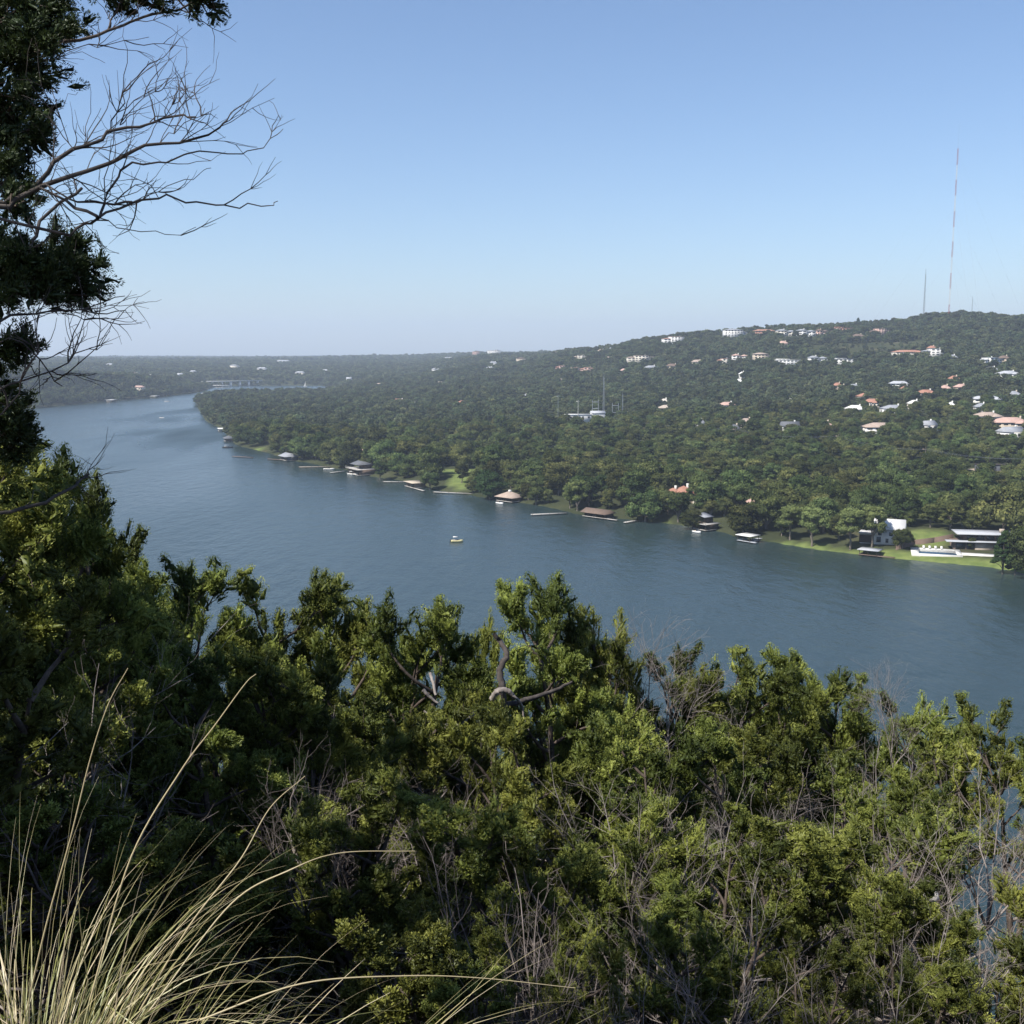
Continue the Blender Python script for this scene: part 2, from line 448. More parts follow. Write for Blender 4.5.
# ---------------------------------------------------------------- houses
def gable_roof(mb, x0, x1, y0, y1, z, h, ov=0.6, hip=0.0):
    """roof solid over a rectangle, ridge along the longer side; hip = share of hipping"""
    x0 -= ov; x1 += ov; y0 -= ov; y1 += ov
    if x1 - x0 >= y1 - y0:
        i = hip * (y1 - y0) / 2; m = (y0 + y1) / 2; r = [(x0 + i, m), (x1 - i, m)]
        base = [(x0, y0), (x1, y0), (x1, y1), (x0, y1)]
    else:
        i = hip * (x1 - x0) / 2; m = (x0 + x1) / 2; r = [(m, y0 + i), (m, y1 - i)]
        base = [(x1, y0), (x1, y1), (x0, y1), (x0, y0)]
    v = [(a, b, z) for a, b in base] + [(a, b, z + 0.22) for a, b in base] + [(a, b, z + 0.22 + h) for a, b in r]
    f = [(3, 2, 1, 0)] + [(k, (k + 1) % 4, 4 + (k + 1) % 4, 4 + k) for k in range(4)]
    f += [(4, 5, 9, 8), (6, 7, 8, 9), (5, 6, 9), (7, 4, 8)]
    return mb.poly(v, f)


def blocks_house(x, y, z, rz, blocks, wall, roofc, label, cat='house', name='house', group=None, win=True, chim=1, base=4.0, wallk='wall'):
    """blocks: (cx, cy, w, d, h, roof kind, roof height) in the house's own frame, front is -y"""
    o = empty(name, (x, y, z), rz, label, cat, group)
    wmb = MB(); vmb = []
    for bi, (cx, cy, w, d, h, rk, rh) in enumerate(blocks):
        e = 0.004 * bi
        wmb.box(cx - w / 2 - e, cx + w / 2 + e, cy - d / 2 - e, cy + d / 2 + e, -base, h - e)
        if rk in ('gable',):   # gable ends are wall
            ww, dd = w / 2, d / 2
            if w >= d: gv = [(cx - ww + .05, cy - dd, h), (cx - ww + .05, cy + dd, h), (cx - ww + .05, cy, h + rh * .97), (cx + ww - .05, cy - dd, h), (cx + ww - .05, cy + dd, h), (cx + ww - .05, cy, h + rh * .97)]
            else: gv = [(cx - ww, cy - dd + .05, h), (cx + ww, cy - dd + .05, h), (cx, cy - dd + .05, h + rh * .97), (cx - ww, cy + dd - .05, h), (cx + ww, cy + dd - .05, h), (cx, cy + dd - .05, h + rh * .97)]
            wmb.poly(gv, [(0, 1, 2), (5, 4, 3)])
    wmb.build('wall', P(wall, wallk), o)
    for bi, (cx, cy, w, d, h, rk, rh) in enumerate(blocks):
        r = MB()
        if rk == 'flat':
            r.box(cx - w / 2 - .3, cx + w / 2 + .3, cy - d / 2 - .3, cy + d / 2 + .3, h, h + max(.35, rh))
        else:
            gable_roof(r, cx - w / 2, cx + w / 2, cy - d / 2, cy + d / 2, h + .02, rh, .7, 1.0 if rk == 'hip' else (0.0 if rk == 'gable' else .5))
        ro = r.build('roof', P(roofc if rk != 'white' else 'white', 'roof'), o)
        if bi < chim:
            c = MB(); tx = cx + w * .3; c.box(tx - .55, tx + .55, cy + .4, cy + 1.5, h, h + rh + 1.3)
            c.build('chimney', P('offwhite' if wall in ('white', 'cream', 'offwhite') else 'tan'), ro)
        if win:
            st = max(1, int(round(h / 3.2))); nw = max(2, int(w / 5.2))
            for s in range(st):
                for k in range(nw):
                    wx = cx - w / 2 + (k + .5) * w / nw; wz = s * h / st + h / st * .28
                    q = MB(); hw = w / nw * .30; hh = h / st * .5
                    q.box(wx - hw, wx + hw, cy - d / 2 - .06 - e, cy - d / 2 + .04, wz, wz + hh)
                    q.build('window', M['glass'], o)
            nd = max(1, int(d / 6))
            for s in range(st):
                for k in range(nd):
                    wy = cy - d / 2 + (k + .5) * d / nd; wz = s * h / st + h / st * .28
                    for sx in (-1, 1):
                        q = MB(); xx = cx + sx * (w / 2 + .03)
                        q.box(xx - .05, xx + .05, wy - .8, wy + .8, wz, wz + h / st * .45)
                        q.build('window', M['glass'], o)
    return o


# (px, py, width px, style, wall, roof, turn, label)
H = [
 (676, 338, 26, 'villa', 'white', 'terracotta', .1, 'white hilltop villa farthest left on the ridge crest with flat terracotta-edged roof'),
 (735, 333, 22, 'tall', 'white', 'grey', 0, 'tall white three-storey house with grey roof on the ridge crest'),
 (764, 330, 20, 'wide', 'brick', 'brick', .1, 'brick-red house on the ridge crest right of the tall white house'),
 (786, 331, 18, 'double', 'cream', 'grey', 0, 'cream house with two grey roofs left of its white twin on the ridge'),
 (806, 331, 17, 'double', 'white', 'grey', 0, 'white house with grey roof between cream house and terracotta block on the ridge'),
 (843, 327, 21, 'flatwide', 'brick', 'terracotta', 0, 'long terracotta block on the ridge beside a dark pointed cedar'),
 (880, 330, 17, 'villa', 'pinkish', 'brown', .2, 'pinkish brown house with a small red tower at the right of the crest'),
 (641, 356, 27, 'villa', 'cream', 'tanroof', 0, 'wide cream mansion on the hill shoulder left of the crest houses'),
 (651, 365, 14, 'hipc', 'cream', 'grey', .3, 'small cream house with grey roof just below the wide cream mansion'),
 (672, 363, 12, 'hipc', 'tan', 'brown', -.2, 'tan house with brown roof right of the wide cream mansion'),
 (697, 359, 11, 'hipc', 'tan', 'tanroof', 0, 'small low tan house alone under the tall white house'),
 (725, 358, 14, 'villa', 'cream', 'terracotta', .1, 'cream house with red roof, leftmost in the second row on the slope'),
 (740, 354, 15, 'double', 'white', 'pinkish', -.1, 'white house with pinkish roofs, second in the row below the crest'),
 (762, 355, 17, 'tall', 'tan', 'tanroof', 0, 'tall tan house in the middle of the row below the crest'),
 (789, 358, 29, 'flatwide', 'white', 'offwhite', 0, 'long bright white flat building in the row below the crest'),
 (818, 356, 17, 'double', 'white', 'grey', 0, 'white house with grey gabled roof right of the long white building'),
 (846, 357, 24, 'flatwide', 'offwhite', 'darkgrey', 0, 'long low house with white columns and dark roof below the bare slope'),
 (908, 350, 28, 'wide', 'cream', 'terracotta', .1, 'long house with bright terracotta roof on the slope under the radio masts'),
 (936, 349, 24, 'villa', 'white', 'grey', -.1, 'white house with arched grey roof joined to the right of the long red roof'),
 (990, 357, 19, 'villa', 'white', 'palegrey', .4, 'white stepped house high on the slope near the right edge'),
 (991, 366, 12, 'hipc', 'white', 'grey', 0, 'small white house with grey roof below the stepped house'),
 (1008, 370, 20, 'hipc', 'offwhite', 'palegrey', .1, 'pale house with broad light grey roof at the right edge of the slope'),
 (954, 375, 10, 'hipc', 'pinkish', 'terracotta', 0, 'small pink house alone in the trees midway up the slope'),
 (837, 382, 9, 'hipc', 'tan', 'terracotta', 0, 'tiny house with red roof left of the big terracotta roofs'),
 (854, 383, 11, 'hipc', 'white', 'grey', .3, 'tiny white house with grey roof above the big terracotta roofs'),
 (899, 380, 17, 'wide', 'offwhite', 'palegrey', 0, 'pale grey roofed house above the right of the terracotta roofs'),
 (866, 392, 17, 'hipc', 'cream', 'terracotta', .2, 'house with bright orange-red hip roof, upper of the overlapping pair'),
 (872, 398, 16, 'hipc', 'cream', 'terracotta', -.3, 'house with orange-red hip roof and chimney, lower of the overlapping pair'),
 (855, 404, 18, 'hipc', 'white', 'white', 0, 'house with broad white roof left below the terracotta pair'),
 (893, 404, 22, 'hipc', 'white', 'grey', .2, 'house with grey hip roof and pale chimney right below the terracotta pair'),
 (926, 389, 18, 'hipc', 'cream', 'terracotta', .2, 'house with terracotta roof and end chimney midway on the right slope'),
 (914, 399, 11, 'hipc', 'cream', 'offwhite', 0, 'small house with cream roof below the middle terracotta roof'),
 (945, 384, 9, 'hipc', 'tan', 'pinkish', 0, 'small house with pinkish roof, left of a pair high in the trees'),
 (961, 383, 12, 'hipc', 'tan', 'pinkish', .2, 'small house with pinkish roof, right of a pair high in the trees'),
 (951, 401, 6, 'hipc', 'white', 'white', 0, 'tiny bright white house among dark trees'),
 (986, 395, 26, 'wide', 'offwhite', 'palegrey', .1, 'long pale grey roofed house in the upper right woods'),
 (981, 402, 11, 'hipc', 'white', 'grey', 0, 'little white house under the long pale grey roof'),
 (1013, 390, 13, 'hipc', 'tan', 'grey', 0, 'grey roofed house at the right edge among upper woods'),
 (879, 422, 31, 'hipc2', 'white', 'tanroof', 0, 'large house with tan hip roof and white chimneys at both ends'),
 (929, 420, 16, 'gable', 'white', 'grey', .5, 'white gabled house with grey roof right of the large tan roof'),
 (987, 411, 25, 'hipc', 'white', 'tanroof', .1, 'large house with tan-brown hip roof and white chimney on the right'),
 (1010, 418, 34, 'hipc', 'tan', 'pinkish', -.1, 'broad pinkish-brown roofed house at the right edge'),
 (1012, 426, 28, 'gable', 'white', 'grey', .5, 'grey gabled house with white end wall in front of the pinkish-brown roof'),
 (992, 456, 27, 'shed', 'darkgrey', 'darkbrown', 0, 'dark open-sided house above a bare tan yard on the right'),
 (664, 398, 9, 'hipc', 'cream', 'cream', .2, 'small cream house, upper of a pair beside a pale tree'),
 (667, 404, 18, 'hipc', 'tan', 'stone', .2, 'low stone-roofed house, lower of the pair beside a pale tree'),
 (727, 401, 17, 'hipc', 'offwhite', 'pinkish', .2, 'house with light pinkish hip roof in the middle woods'),
 (797, 395, 12, 'double', 'white', 'grey', 0, 'grey and white house in the middle woods right of the pinkish roof'),
 (825, 420, 12, 'hipc', 'tan', 'pinkish', .1, 'small house with tan-pink roof above the power line'),
 (782, 447, 14, 'flatwide', 'tan', 'pinkish', .1, 'flat pinkish roofed house in the woods below the power line'),
 (735, 424, 9, 'gable', 'tan', 'darkgrey', .1, 'dark roofed house with pale chimney just under the power line'),
 (790, 421, 20, 'gable', 'offwhite', 'darkgrey', 0, 'house with blue-grey gabled roof and white chimney above the power line'),
 (746, 417, 13, 'hipc', 'tan', 'tanroof', 0, 'small tan roofed house above the dark roofed one'),
 (663, 468, 22, 'double', 'white', 'palegrey', 0, 'pair of pale blue-white roofs joined in one house above the terracotta villa'),
 (684, 485, 30, 'villa2', 'cream', 'terracotta', .2, 'terracotta-roofed villa with several cream chimneys near the shore woods'),
 (762, 494, 30, 'hipc', 'brown', 'pinkish', 0, 'low house with rust-pink hip roof in the shore woods'),
 (813, 495, 19, 'gable', 'brown', 'brown', .3, 'weathered brown-roofed house behind the pale cottonwoods'),
 (450, 357, 12, 'wide', 'white', 'palegrey', 0, 'long white building on the skyline left of the pink tower block'),
 (476, 354, 7, 'block', 'pinkish', 'pinkish', 0, 'square pink tower block on the skyline'),
 (494, 353, 13, 'block', 'white', 'white', 0, 'square white office block on the skyline right of the pink one'),
 (522, 359, 11, 'tall', 'tan', 'brown', .1, 'tall tan house right of the white office block'),
 (559, 352, 14, 'double', 'brown', 'brown', 0, 'brown house on the skyline right of the tower blocks'),
 (581, 355, 14, 'villa', 'cream', 'tanroof', 0, 'cream and tan villa on the shoulder where the ridge starts'),
 (562, 365, 12, 'villa', 'pinkish', 'terracotta', 0, 'pinkish terracotta house, left of the cluster on the middle hill'),
 (575, 367, 14, 'villa', 'tan', 'terracotta', .2, 'tan and terracotta house, middle of the cluster on the middle hill'),
 (588, 367, 15, 'villa', 'pinkish', 'terracotta', -.2, 'pink terracotta house, right of the cluster on the middle hill'),
 (625, 368, 11, 'hipc', 'tan', 'pinkish', 0, 'small pink-roofed house between terracotta cluster and cream mansion'),
 (493, 361, 9, 'hipc', 'white', 'grey', 0, 'small grey house under the white office block'),
 (493, 367, 13, 'double', 'white', 'palegrey', .2, 'pale grey roofed house lower under the white office block'),
 (436, 368, 8, 'double', 'white', 'palegrey', 0, 'small white house on the low hills left of the pink block'),
 (442, 381, 12, 'wide', 'tan', 'tan', 0, 'low tan building, right of two in the wooded plain'),
 (418, 381, 11, 'wide', 'tan', 'tan', 0, 'low tan building, left of two in the wooded plain'),
 (465, 400, 20, 'hipc', 'pinkish', 'terracotta', 0, 'red hip-roofed house in the woods of the plain'),
 (525, 394, 8, 'gable', 'white', 'palegrey', .6, 'single white gabled house in dark woods of the plain'),
 (398, 398, 15, 'hipc', 'cream', 'terracotta', .1, 'orange-red roofed house in the woods on the point'),
 (413, 402, 7, 'hipc', 'cream', 'pinkish', .1, 'little pinkish house beside the orange-red roof on the point'),
 (383, 383, 20, 'wide', 'cream', 'tanroof', 0, 'cream house with long wings beyond the point woods'),
 (349, 377, 6, 'gable', 'white', 'palegrey', 0, 'tiny white house on the flat beyond the bend'),
 (405, 437, 14, 'flatwide', 'white', 'white', 0, 'long white flat-roofed building in the point woods'),
 (378, 446, 34, 'wide2', 'pinkish', 'pinkish', .1, 'big two-winged house with dusty pink roof behind the tall boathouse'),
 (135, 373, 12, 'villa', 'white', 'pinkish', 0, 'white and pink house on top of the left bluff'),
 (149, 374, 8, 'wide', 'white', 'white', 0, 'small bright white house on the left bluff right of the pink one'),
 (138, 385, 12, 'wide', 'cream', 'pinkish', 0, 'cream house with pink roof halfway down the left bluff'),
 (180, 373, 6, 'gable', 'white', 'palegrey', .3, 'tiny white gabled house on the hills behind the bluff'),
 (193, 370, 6, 'wide', 'white', 'palegrey', 0, 'tiny pale house on the hills above the bridge'),
 (235, 366, 9, 'tall', 'cream', 'palegrey', 0, 'tall cream building on the hills straight above the bridge'),
 (262, 367, 9, 'wide', 'white', 'palegrey', 0, 'low white house on the far hills right of the tall cream building'),
 (155, 358, 12, 'wide', 'white', 'white', 0, 'long white building on the far left skyline'),
 (300, 371, 9, 'wide', 'cream', 'palegrey', 0, 'low cream house on the far hills above the open water'),
 (325, 369, 6, 'wide', 'white', 'palegrey', 0, 'tiny white house at right of the far hills above the open water'),
 (283, 360, 13, 'wide', 'white', 'palegrey', 0, 'long low white block near the far skyline above the bend'),
 (783, 341, 9, 'hipc', 'tan', 'pinkish', 0, 'small tan house on the slope just under the crest houses'),
 (822, 330, 11, 'double', 'pinkish', 'brown', 0, 'brownish house on the crest left of the terracotta block'),
 (858, 334, 12, 'hipc', 'tan', 'brown', .2, 'brown-roofed house under the pointed cedar on the crest'),
 (952, 354, 9, 'hipc', 'offwhite', 'grey', 0, 'small grey house right of the arched grey roof on the mast hill'),
 (742, 371, 6, 'hipc', 'white', 'white', 0, 'tiny white house alone on the dark middle slope, upper one'),
 (739, 378, 7, 'hipc', 'cream', 'white', 0, 'tiny white house alone on the dark middle slope, lower one'),
 (609, 356, 8, 'hipc', 'pinkish', 'tanroof', 0, 'small pinkish house between the cream villa and the cream mansion'),
 (601, 349, 7, 'hipc', 'cream', 'tanroof', 0, 'tiny cream house where the ridge begins to climb'),
 (612, 347, 8, 'hipc', 'white', 'grey', 0, 'small pale house on the climbing end of the ridge'),
 (905, 385, 8, 'hipc', 'cream', 'terracotta', 0, 'small red-roofed house between the pale grey roof and the middle terracotta roof'),
 (842, 384, 7, 'hipc', 'tan', 'stone', 0, 'tiny stone-roofed house above the orange-red pair'),
 (932, 345, 8, 'hipc', 'tan', 'terracotta', .2, 'small house with a red roof just above the arched grey roof'),
 (1004, 355, 10, 'hipc', 'tan', 'brown', 0, 'small brown-roofed house right of the white stepped house'),
 (700, 419, 8, 'gable', 'offwhite', 'grey', .3, 'small grey gabled house left of the power line pole'),
 (560, 378, 7, 'hipc', 'offwhite', 'tanroof', 0, 'small tan-roofed house in the woods below the terracotta cluster'),
 (338, 352, 8, 'wide', 'white', 'white', 0, 'low white strip of building on the skyline beyond the bend'),
 (110, 363, 7, 'wide', 'cream', 'palegrey', 0, 'small pale house high on the far left hills'),
]
DZ = {'block': 6}
for (px, py, wp, st, wall, roofc, tr, label) in H:
    far = py < 380 and px < 640
    x, y, z = hit(px, py, 9.5 if st != 'block' else 8)
    d = math.hypot(x, y); W = wp * d / F
    W = min(W, 75); hh = {'tall': 10.5, 'villa': 7.2, 'villa2': 6.6, 'block': 22, 'double': 6.8, 'flatwide': 7.0, 'wide': 6.2, 'wide2': 6.8, 'hipc': 5.0, 'hipc2': 5.2, 'gable': 5.2, 'shed': 5}[st]
    sc = max(1.0, min(W / 26, 1.6)); hh *= min(sc, 1.2) * .92 if st != 'block' else 1
    if st == 'block': hh = 16
    if py < 345 and px > 600: hh *= 1.25
    D = max(8, min(W * .55, 16 * sc))
    rf = 'flat'; rh = 1.0
    if st == 'tall': B_ = [(-W * .1, 0, W * .8, D, hh, 'hip', 2.2), (W * .33, 1, W * .34, D * .8, hh * .7, 'hip', 1.6)]
    elif st == 'villa': B_ = [(0, 0, W * .5, D, hh * 1.15, 'flat', .5), (-W * .36, .5, W * .3, D * .8, hh * .75, 'hip', 1.5), (W * .36, -.5, W * .3, D * .85, hh * .85, 'flat', .6)]
    elif st == 'villa2': B_ = [(0, 0, W * .5, D, hh * .9, 'hip', 3), (-W * .35, 1, W * .35, D * .7, hh * .85, 'hip', 2.2), (W * .36, -2, W * .3, D * .9, hh * .75, 'hip', 2.4)]
    elif st == 'double': B_ = [(-W * .26, 0, W * .5, D, hh, 'gable', 2.6), (W * .27, .8, W * .46, D * .9, hh * .85, 'hip', 2.4)]
    elif st == 'flatwide': B_ = [(0, 0, W, D * .7, hh * .72, 'flat', .6), (-W * .2, 1, W * .4, D * .5, hh * .95, 'flat', .4)]
    elif st in ('wide',): B_ = [(0, 0, W, D * .75, hh * .85, 'hip', 2.8), (W * .3, -D * .3, W * .3, D * .7, hh * .8, 'hip', 2.2)]
    elif st == 'wide2': B_ = [(-W * .1, 0, W * .8, D * .8, hh, 'hip', 3.2), (W * .3, -6, W * .4, D * .8, hh * .7, 'hip', 2.4)]
    elif st == 'block': B_ = [(0, 0, W, D, hh, 'flat', .8), (W * .2, 0, W * .3, D * .4, hh + 3, 'flat', .3)]
    elif st == 'gable': B_ = [(0, 0, W * .8, D * 1.1, hh, 'gable', 3.6 * sc), (W * .3, -1, W * .4, D * .7, hh * .8, 'hip', 2.0)]
    elif st == 'shed': B_ = [(0, 0, W, D * .6, hh * .8, 'flat', .4)]
    else: B_ = [(0, 0, W * .92, D, hh, 'hip', 3.3 * sc), (W * .25, -D * .35, W * .4, D * .6, hh * .9, 'hip', 2.2 * sc)]
    blocks_house(x, y, z + .3, tr, B_, wall, roofc, label, 'building' if 'block' in st or 'building' in label else 'house',
                 'office_block' if st == 'block' else 'house', 'houses among the woods', d < 2300 or st in ('block',), 3 if st == 'villa2' else (1 if st in ('hipc', 'gable', 'double', 'villa') else 0))
    if st == 'hipc2':
        pass
    if py > 460: CLEAR.append((x, y, W * .45)); CLEAR.append((x - x / d * 15, y - y / d * 15, W * .2)); continue
    CLEAR.append((x, y, W * .5 + 2.5)); CLEAR.append((x - x / d * 16, y - y / d * 16, W * .42)); CLEAR.append((x - x / d * (30 + W * .15), y - y / d * (30 + W * .15), W * .27))
# bare yard before the dark house
x, y, z = hit(992, 461, 5); mb = MB()
a = np.arange(14) / 14 * 2 * PI
yy = np.array([(x + 17 * math.cos(t) * (1 + .15 * math.sin(3 * t)), y - 8 + 10 * math.sin(t)) for t in a]); CLEAR.append((x, y - 8, 17)); CLEAR.append((x - 12, y - 28, 13)); CLEAR.append((x + 4, y - 28, 14))
zc = land(yy[:, 0], yy[:, 1]) + .35
v = [(p[0], p[1], q) for p, q in zip(yy, zc)] + [(x, y - 8, float(land(x, y - 8)) + .5)]
mb.poly(v, [(k, (k + 1) % 14, 14) for k in range(14)])
tag(mb.build('bare_ground', simple('tan_earth', (0.42, 0.33, 0.24), (0.33, 0.25, 0.18), .3, .95)), kind='structure')

# ---------------------------------------------------------------- two homes on the right shore
x, y, z = hit(894, 545, 0.3)
z = 3.2
x, y, _ = hit(892, 546)
z = float(land(x, y + 2)) - .3
o = empty('white_house', (x, y + 4, z), -.42, 'two-storey white house with a steep white roof behind the shore lawn', 'house')
w = MB(); w.box(-6, 6, -4.5, 4.5, -3, 6.4)
w.poly([(-6, -4.5, 6.4), (6, -4.5, 6.4), (6, 4.5, 6.4), (-6, 4.5, 6.4), (-5.97, 0, 10.4), (5.97, 0, 10.4)], [(0, 3, 4), (2, 1, 5)])
w.box(-12, -6.004, -3.4, 4.2, -3, 4.1); w.build('wall', P('white'), o)
r = MB(); gable_roof(r, -6, 6, -4.5, 4.5, 6.42, 4.1, .6); r.build('roof', P('white', 'roof'), o)
r = MB(); r.box(-12.6, -6.65, -4.0, 4.8, 4.12, 4.45); r.build('roof', P('white', 'roof'), o)
r = MB(); r.poly([(-12.3, -3.41, 0), (-6.2, -3.41, 0), (-6.2, -3.41, 3.6), (-12.3, -3.41, 3.6)], [(0, 1, 2, 3)]); r.build('porch_screen', P('darkbrown'), o)
for wx, wz, ww, wh in ((-4, .8, 1.8, 2.4), (-.5, .8, 1.2, 1.8), (3.6, .6, 2.6, 2.6), (-3.6, 3.9, 1.6, 1.6), (1.0, 3.9, 1.6, 1.6), (4.2, 3.9, 1.6, 1.6)):
    q = MB(); q.box(wx - ww / 2, wx + ww / 2, -4.56, -4.45, wz, wz + wh); q.build('window', M['glass'], o)
for wy in (-2, 2):
    q = MB(); q.box(5.96, 6.06, wy - .8, wy + .8, 1, 2.8); q.build('window', M['glass'], o)
CLEAR += [(x, y + 4, 11), (x - 8, y + 2, 8), (x + 1, y - 8, 9), (x - 4, y - 4, 7)]
RA = -.60   # the modern home lies along the shore


def rot2(cx, cy, u, v, t): return cx + u * math.cos(t) - v * math.sin(t), cy + u * math.sin(t) + v * math.cos(t)


x, y, _ = hit(985, 552)
mx_, my_ = x, y
hx, hy = x + 2, y + 4
hz_ = float(land(hx, hy - 3)) + .1
o = empty('modern_house', (hx, hy, hz_), -.18, 'low modern house with broad pale grey flat roofs and brown stone walls by the pool', 'house')
w = MB(); w.box(-14, 12, -3, 8, -3, 3.2); w.box(-9, 14, 0, 9, 3.2, 6.2); w.box(12.004, 30, -2, 9, -3, 3.4); w.build('wall', P('brown'), o)
w = MB(); w.box(-5, 2, -3.06, -2.9, -3, 3.0); w.box(8, 11.9, -3.2, -2.9, -3, 3.1); w.build('stone_pier', P('stone'), o)
for q in ((-17, 13, -4.5, -.01, 3.25, 3.6), (-12.5, 17, -2.6, 10, 6.25, 6.65), (10.5, 32, -5, -.02, 3.7, 4.05), (12.5, 33, 0, 10, 5.1, 5.45)):
    r = MB(); r.box(*q); r.build('roof', P('palegrey', 'roof'), o)
w = MB(); w.box(13, 31, 1, 9, 3.45, 5.05); w.build('clerestory', M['glass'], o)
for a_, b_ in ((-13, -9), (-8.6, -5.4), (2.4, 7.4)):
    q = MB(); q.box(a_, b_, -3.07, -2.95, .1, 2.9); q.build('window', M['glass'], o)
for a_ in (-8, -4, 0, 4, 8):
    q = MB(); q.box(a_, a_ + 3.2, -.06, .04, 3.8, 5.8); q.build('window', M['glass'], o)
c = MB(); c.box(6, 8, 3, 4.5, 6.6, 8.2); c.build('chimney', P('stone'), o)
CLEAR += [(hx + k, hy + 3, 10) for k in (-14, -6, 2, 10, 20, 30)] + [(hx - 12, hy - 10, 8), (hx - 2, hy - 12, 9), (hx - 22, hy - 6, 9)]
# pool terrace
px_, py_, pz_ = hit(936, 552.5)
o = empty('swimming_pool', (px_, py_, pz_ - .1), -.30, 'rectangular blue pool in a white stone terrace on the shore lawn', 'pool')
w = MB()
w.box(-10, 10, -7, -5.6, -1.2, .3); w.box(-10, 10, 6, 9, -1.2, .3); w.box(-10, -7, -5.6, 6, -1.2, .3); w.box(8, 10, -5.6, 6, -1.2, .3); w.build('terrace', P('offwhite'), o)
w = MB(); w.box(-7, 8, -5.6, 6, -1.2, .12); w.build('pool_water', simple('pool_water', (0.05, 0.09, 0.13), (0.03, 0.06, 0.10), .4, .06), o)
w = MB(); w.box(10.004, 26, -4, 1.5, -1.2, .3); w.build('walkway', P('offwhite'), o)
CLEAR += [(px_ + k, py_ - k * .3, 8) for k in (-9, -2, 6, 14, 22)]


def lounger(label):
    o = empty('pool_lounger', (0, 0, 0), 0, label, 'lounger', 'white loungers beside the pool')
    m = MB(); m.box(-.4, .4, -1, .4, .28, .4); m.build('seat', P('white'), o)
    m = MB(); m.poly([(-.4, .4, .3), (.4, .4, .3), (.4, 1.1, .9), (-.4, 1.1, .9), (-.4, .4, .4), (.4, .4, .4), (.4, 1.05, .98), (-.4, 1.05, .98)],
                     [(0, 1, 2, 3), (7, 6, 5, 4), (0, 4, 5, 1), (2, 6, 7, 3), (1, 5, 6, 2), (3, 7, 4, 0)]); m.build('backrest', P('white'), o)
    for sx in (-.35, .35):
        for sy in (-.9, .35):
            m = MB(); m.box(sx - .04, sx + .04, sy - .04, sy + .04, 0, .3); m.build('leg', P('white'), o)
    return o


lab = ['leftmost of the white loungers along the back of the pool', 'second white lounger from the left behind the pool',
       'third white lounger from the left behind the pool', 'rightmost of the white loungers along the back of the pool']
l0 = None
for k in range(4):
    ax, ay = rot2(px_, py_, -4.5 + k * 2.4, 7.3, -.30)
    if l0 is None: l0 = lo = lounger(lab[0]); lo.location = (ax, ay, pz_ + .21); lo.rotation_euler.z = -.3; l0.scale = (1.15, 1.15, 1.15)
    else: lo = copy_thing(l0, (ax, ay, pz_ + .21), (0, 0, -.3), (1.15,) * 3); lo['label'] = lab[k]
# garden wall behind the pool
m = MB()
gw = [np.array(hit(a, b)) for a, b in ((896, 552), (914, 546.5), (934, 542.5), (953, 540))]
for q, w_ in zip(gw[:-1], gw[1:]):
    dv = (w_ - q)[:2]; n = np.array([-dv[1], dv[0]]) / np.linalg.norm(dv) * .25
    m.poly([(q[0] - n[0], q[1] - n[1], q[2] - 2), (w_[0] - n[0], w_[1] - n[1], w_[2] - 2), (w_[0] + n[0], w_[1] + n[1], w_[2] - 2), (q[0] + n[0], q[1] + n[1], q[2] - 2),
            (q[0] - n[0], q[1] - n[1], q[2] + 1.9), (w_[0] - n[0], w_[1] - n[1], w_[2] + 1.9), (w_[0] + n[0], w_[1] + n[1], w_[2] + 1.9), (q[0] + n[0], q[1] + n[1], q[2] + 1.9)],
           [(0, 1, 5, 4), (1, 2, 6, 5), (2, 3, 7, 6), (3, 0, 4, 7), (4, 5, 6, 7)])
tag(m.build('garden_wall', P('brown')), 'dark brown retaining wall between the white house and the pool', 'wall')
CLEAR += [(q[0], q[1] - 2, 6) for q in gw]

# ---------------------------------------------------------------- boathouses, docks, boats
def shore_at(px, py, off=0.0):
    q = on_plane(px, py, 0.3); rz = shore_turn(q[0], q[1])
    return q[0], q[1], rz


def posts(o, xs, ys, z0, z1, r=.14, m=None):
    for a in xs:
        for b_ in ys:
            k = MB(); k.tube([(a, b_, z0), (a, b_, z1)], r, 6); k.build('post', m or P('darkbrown'), o)


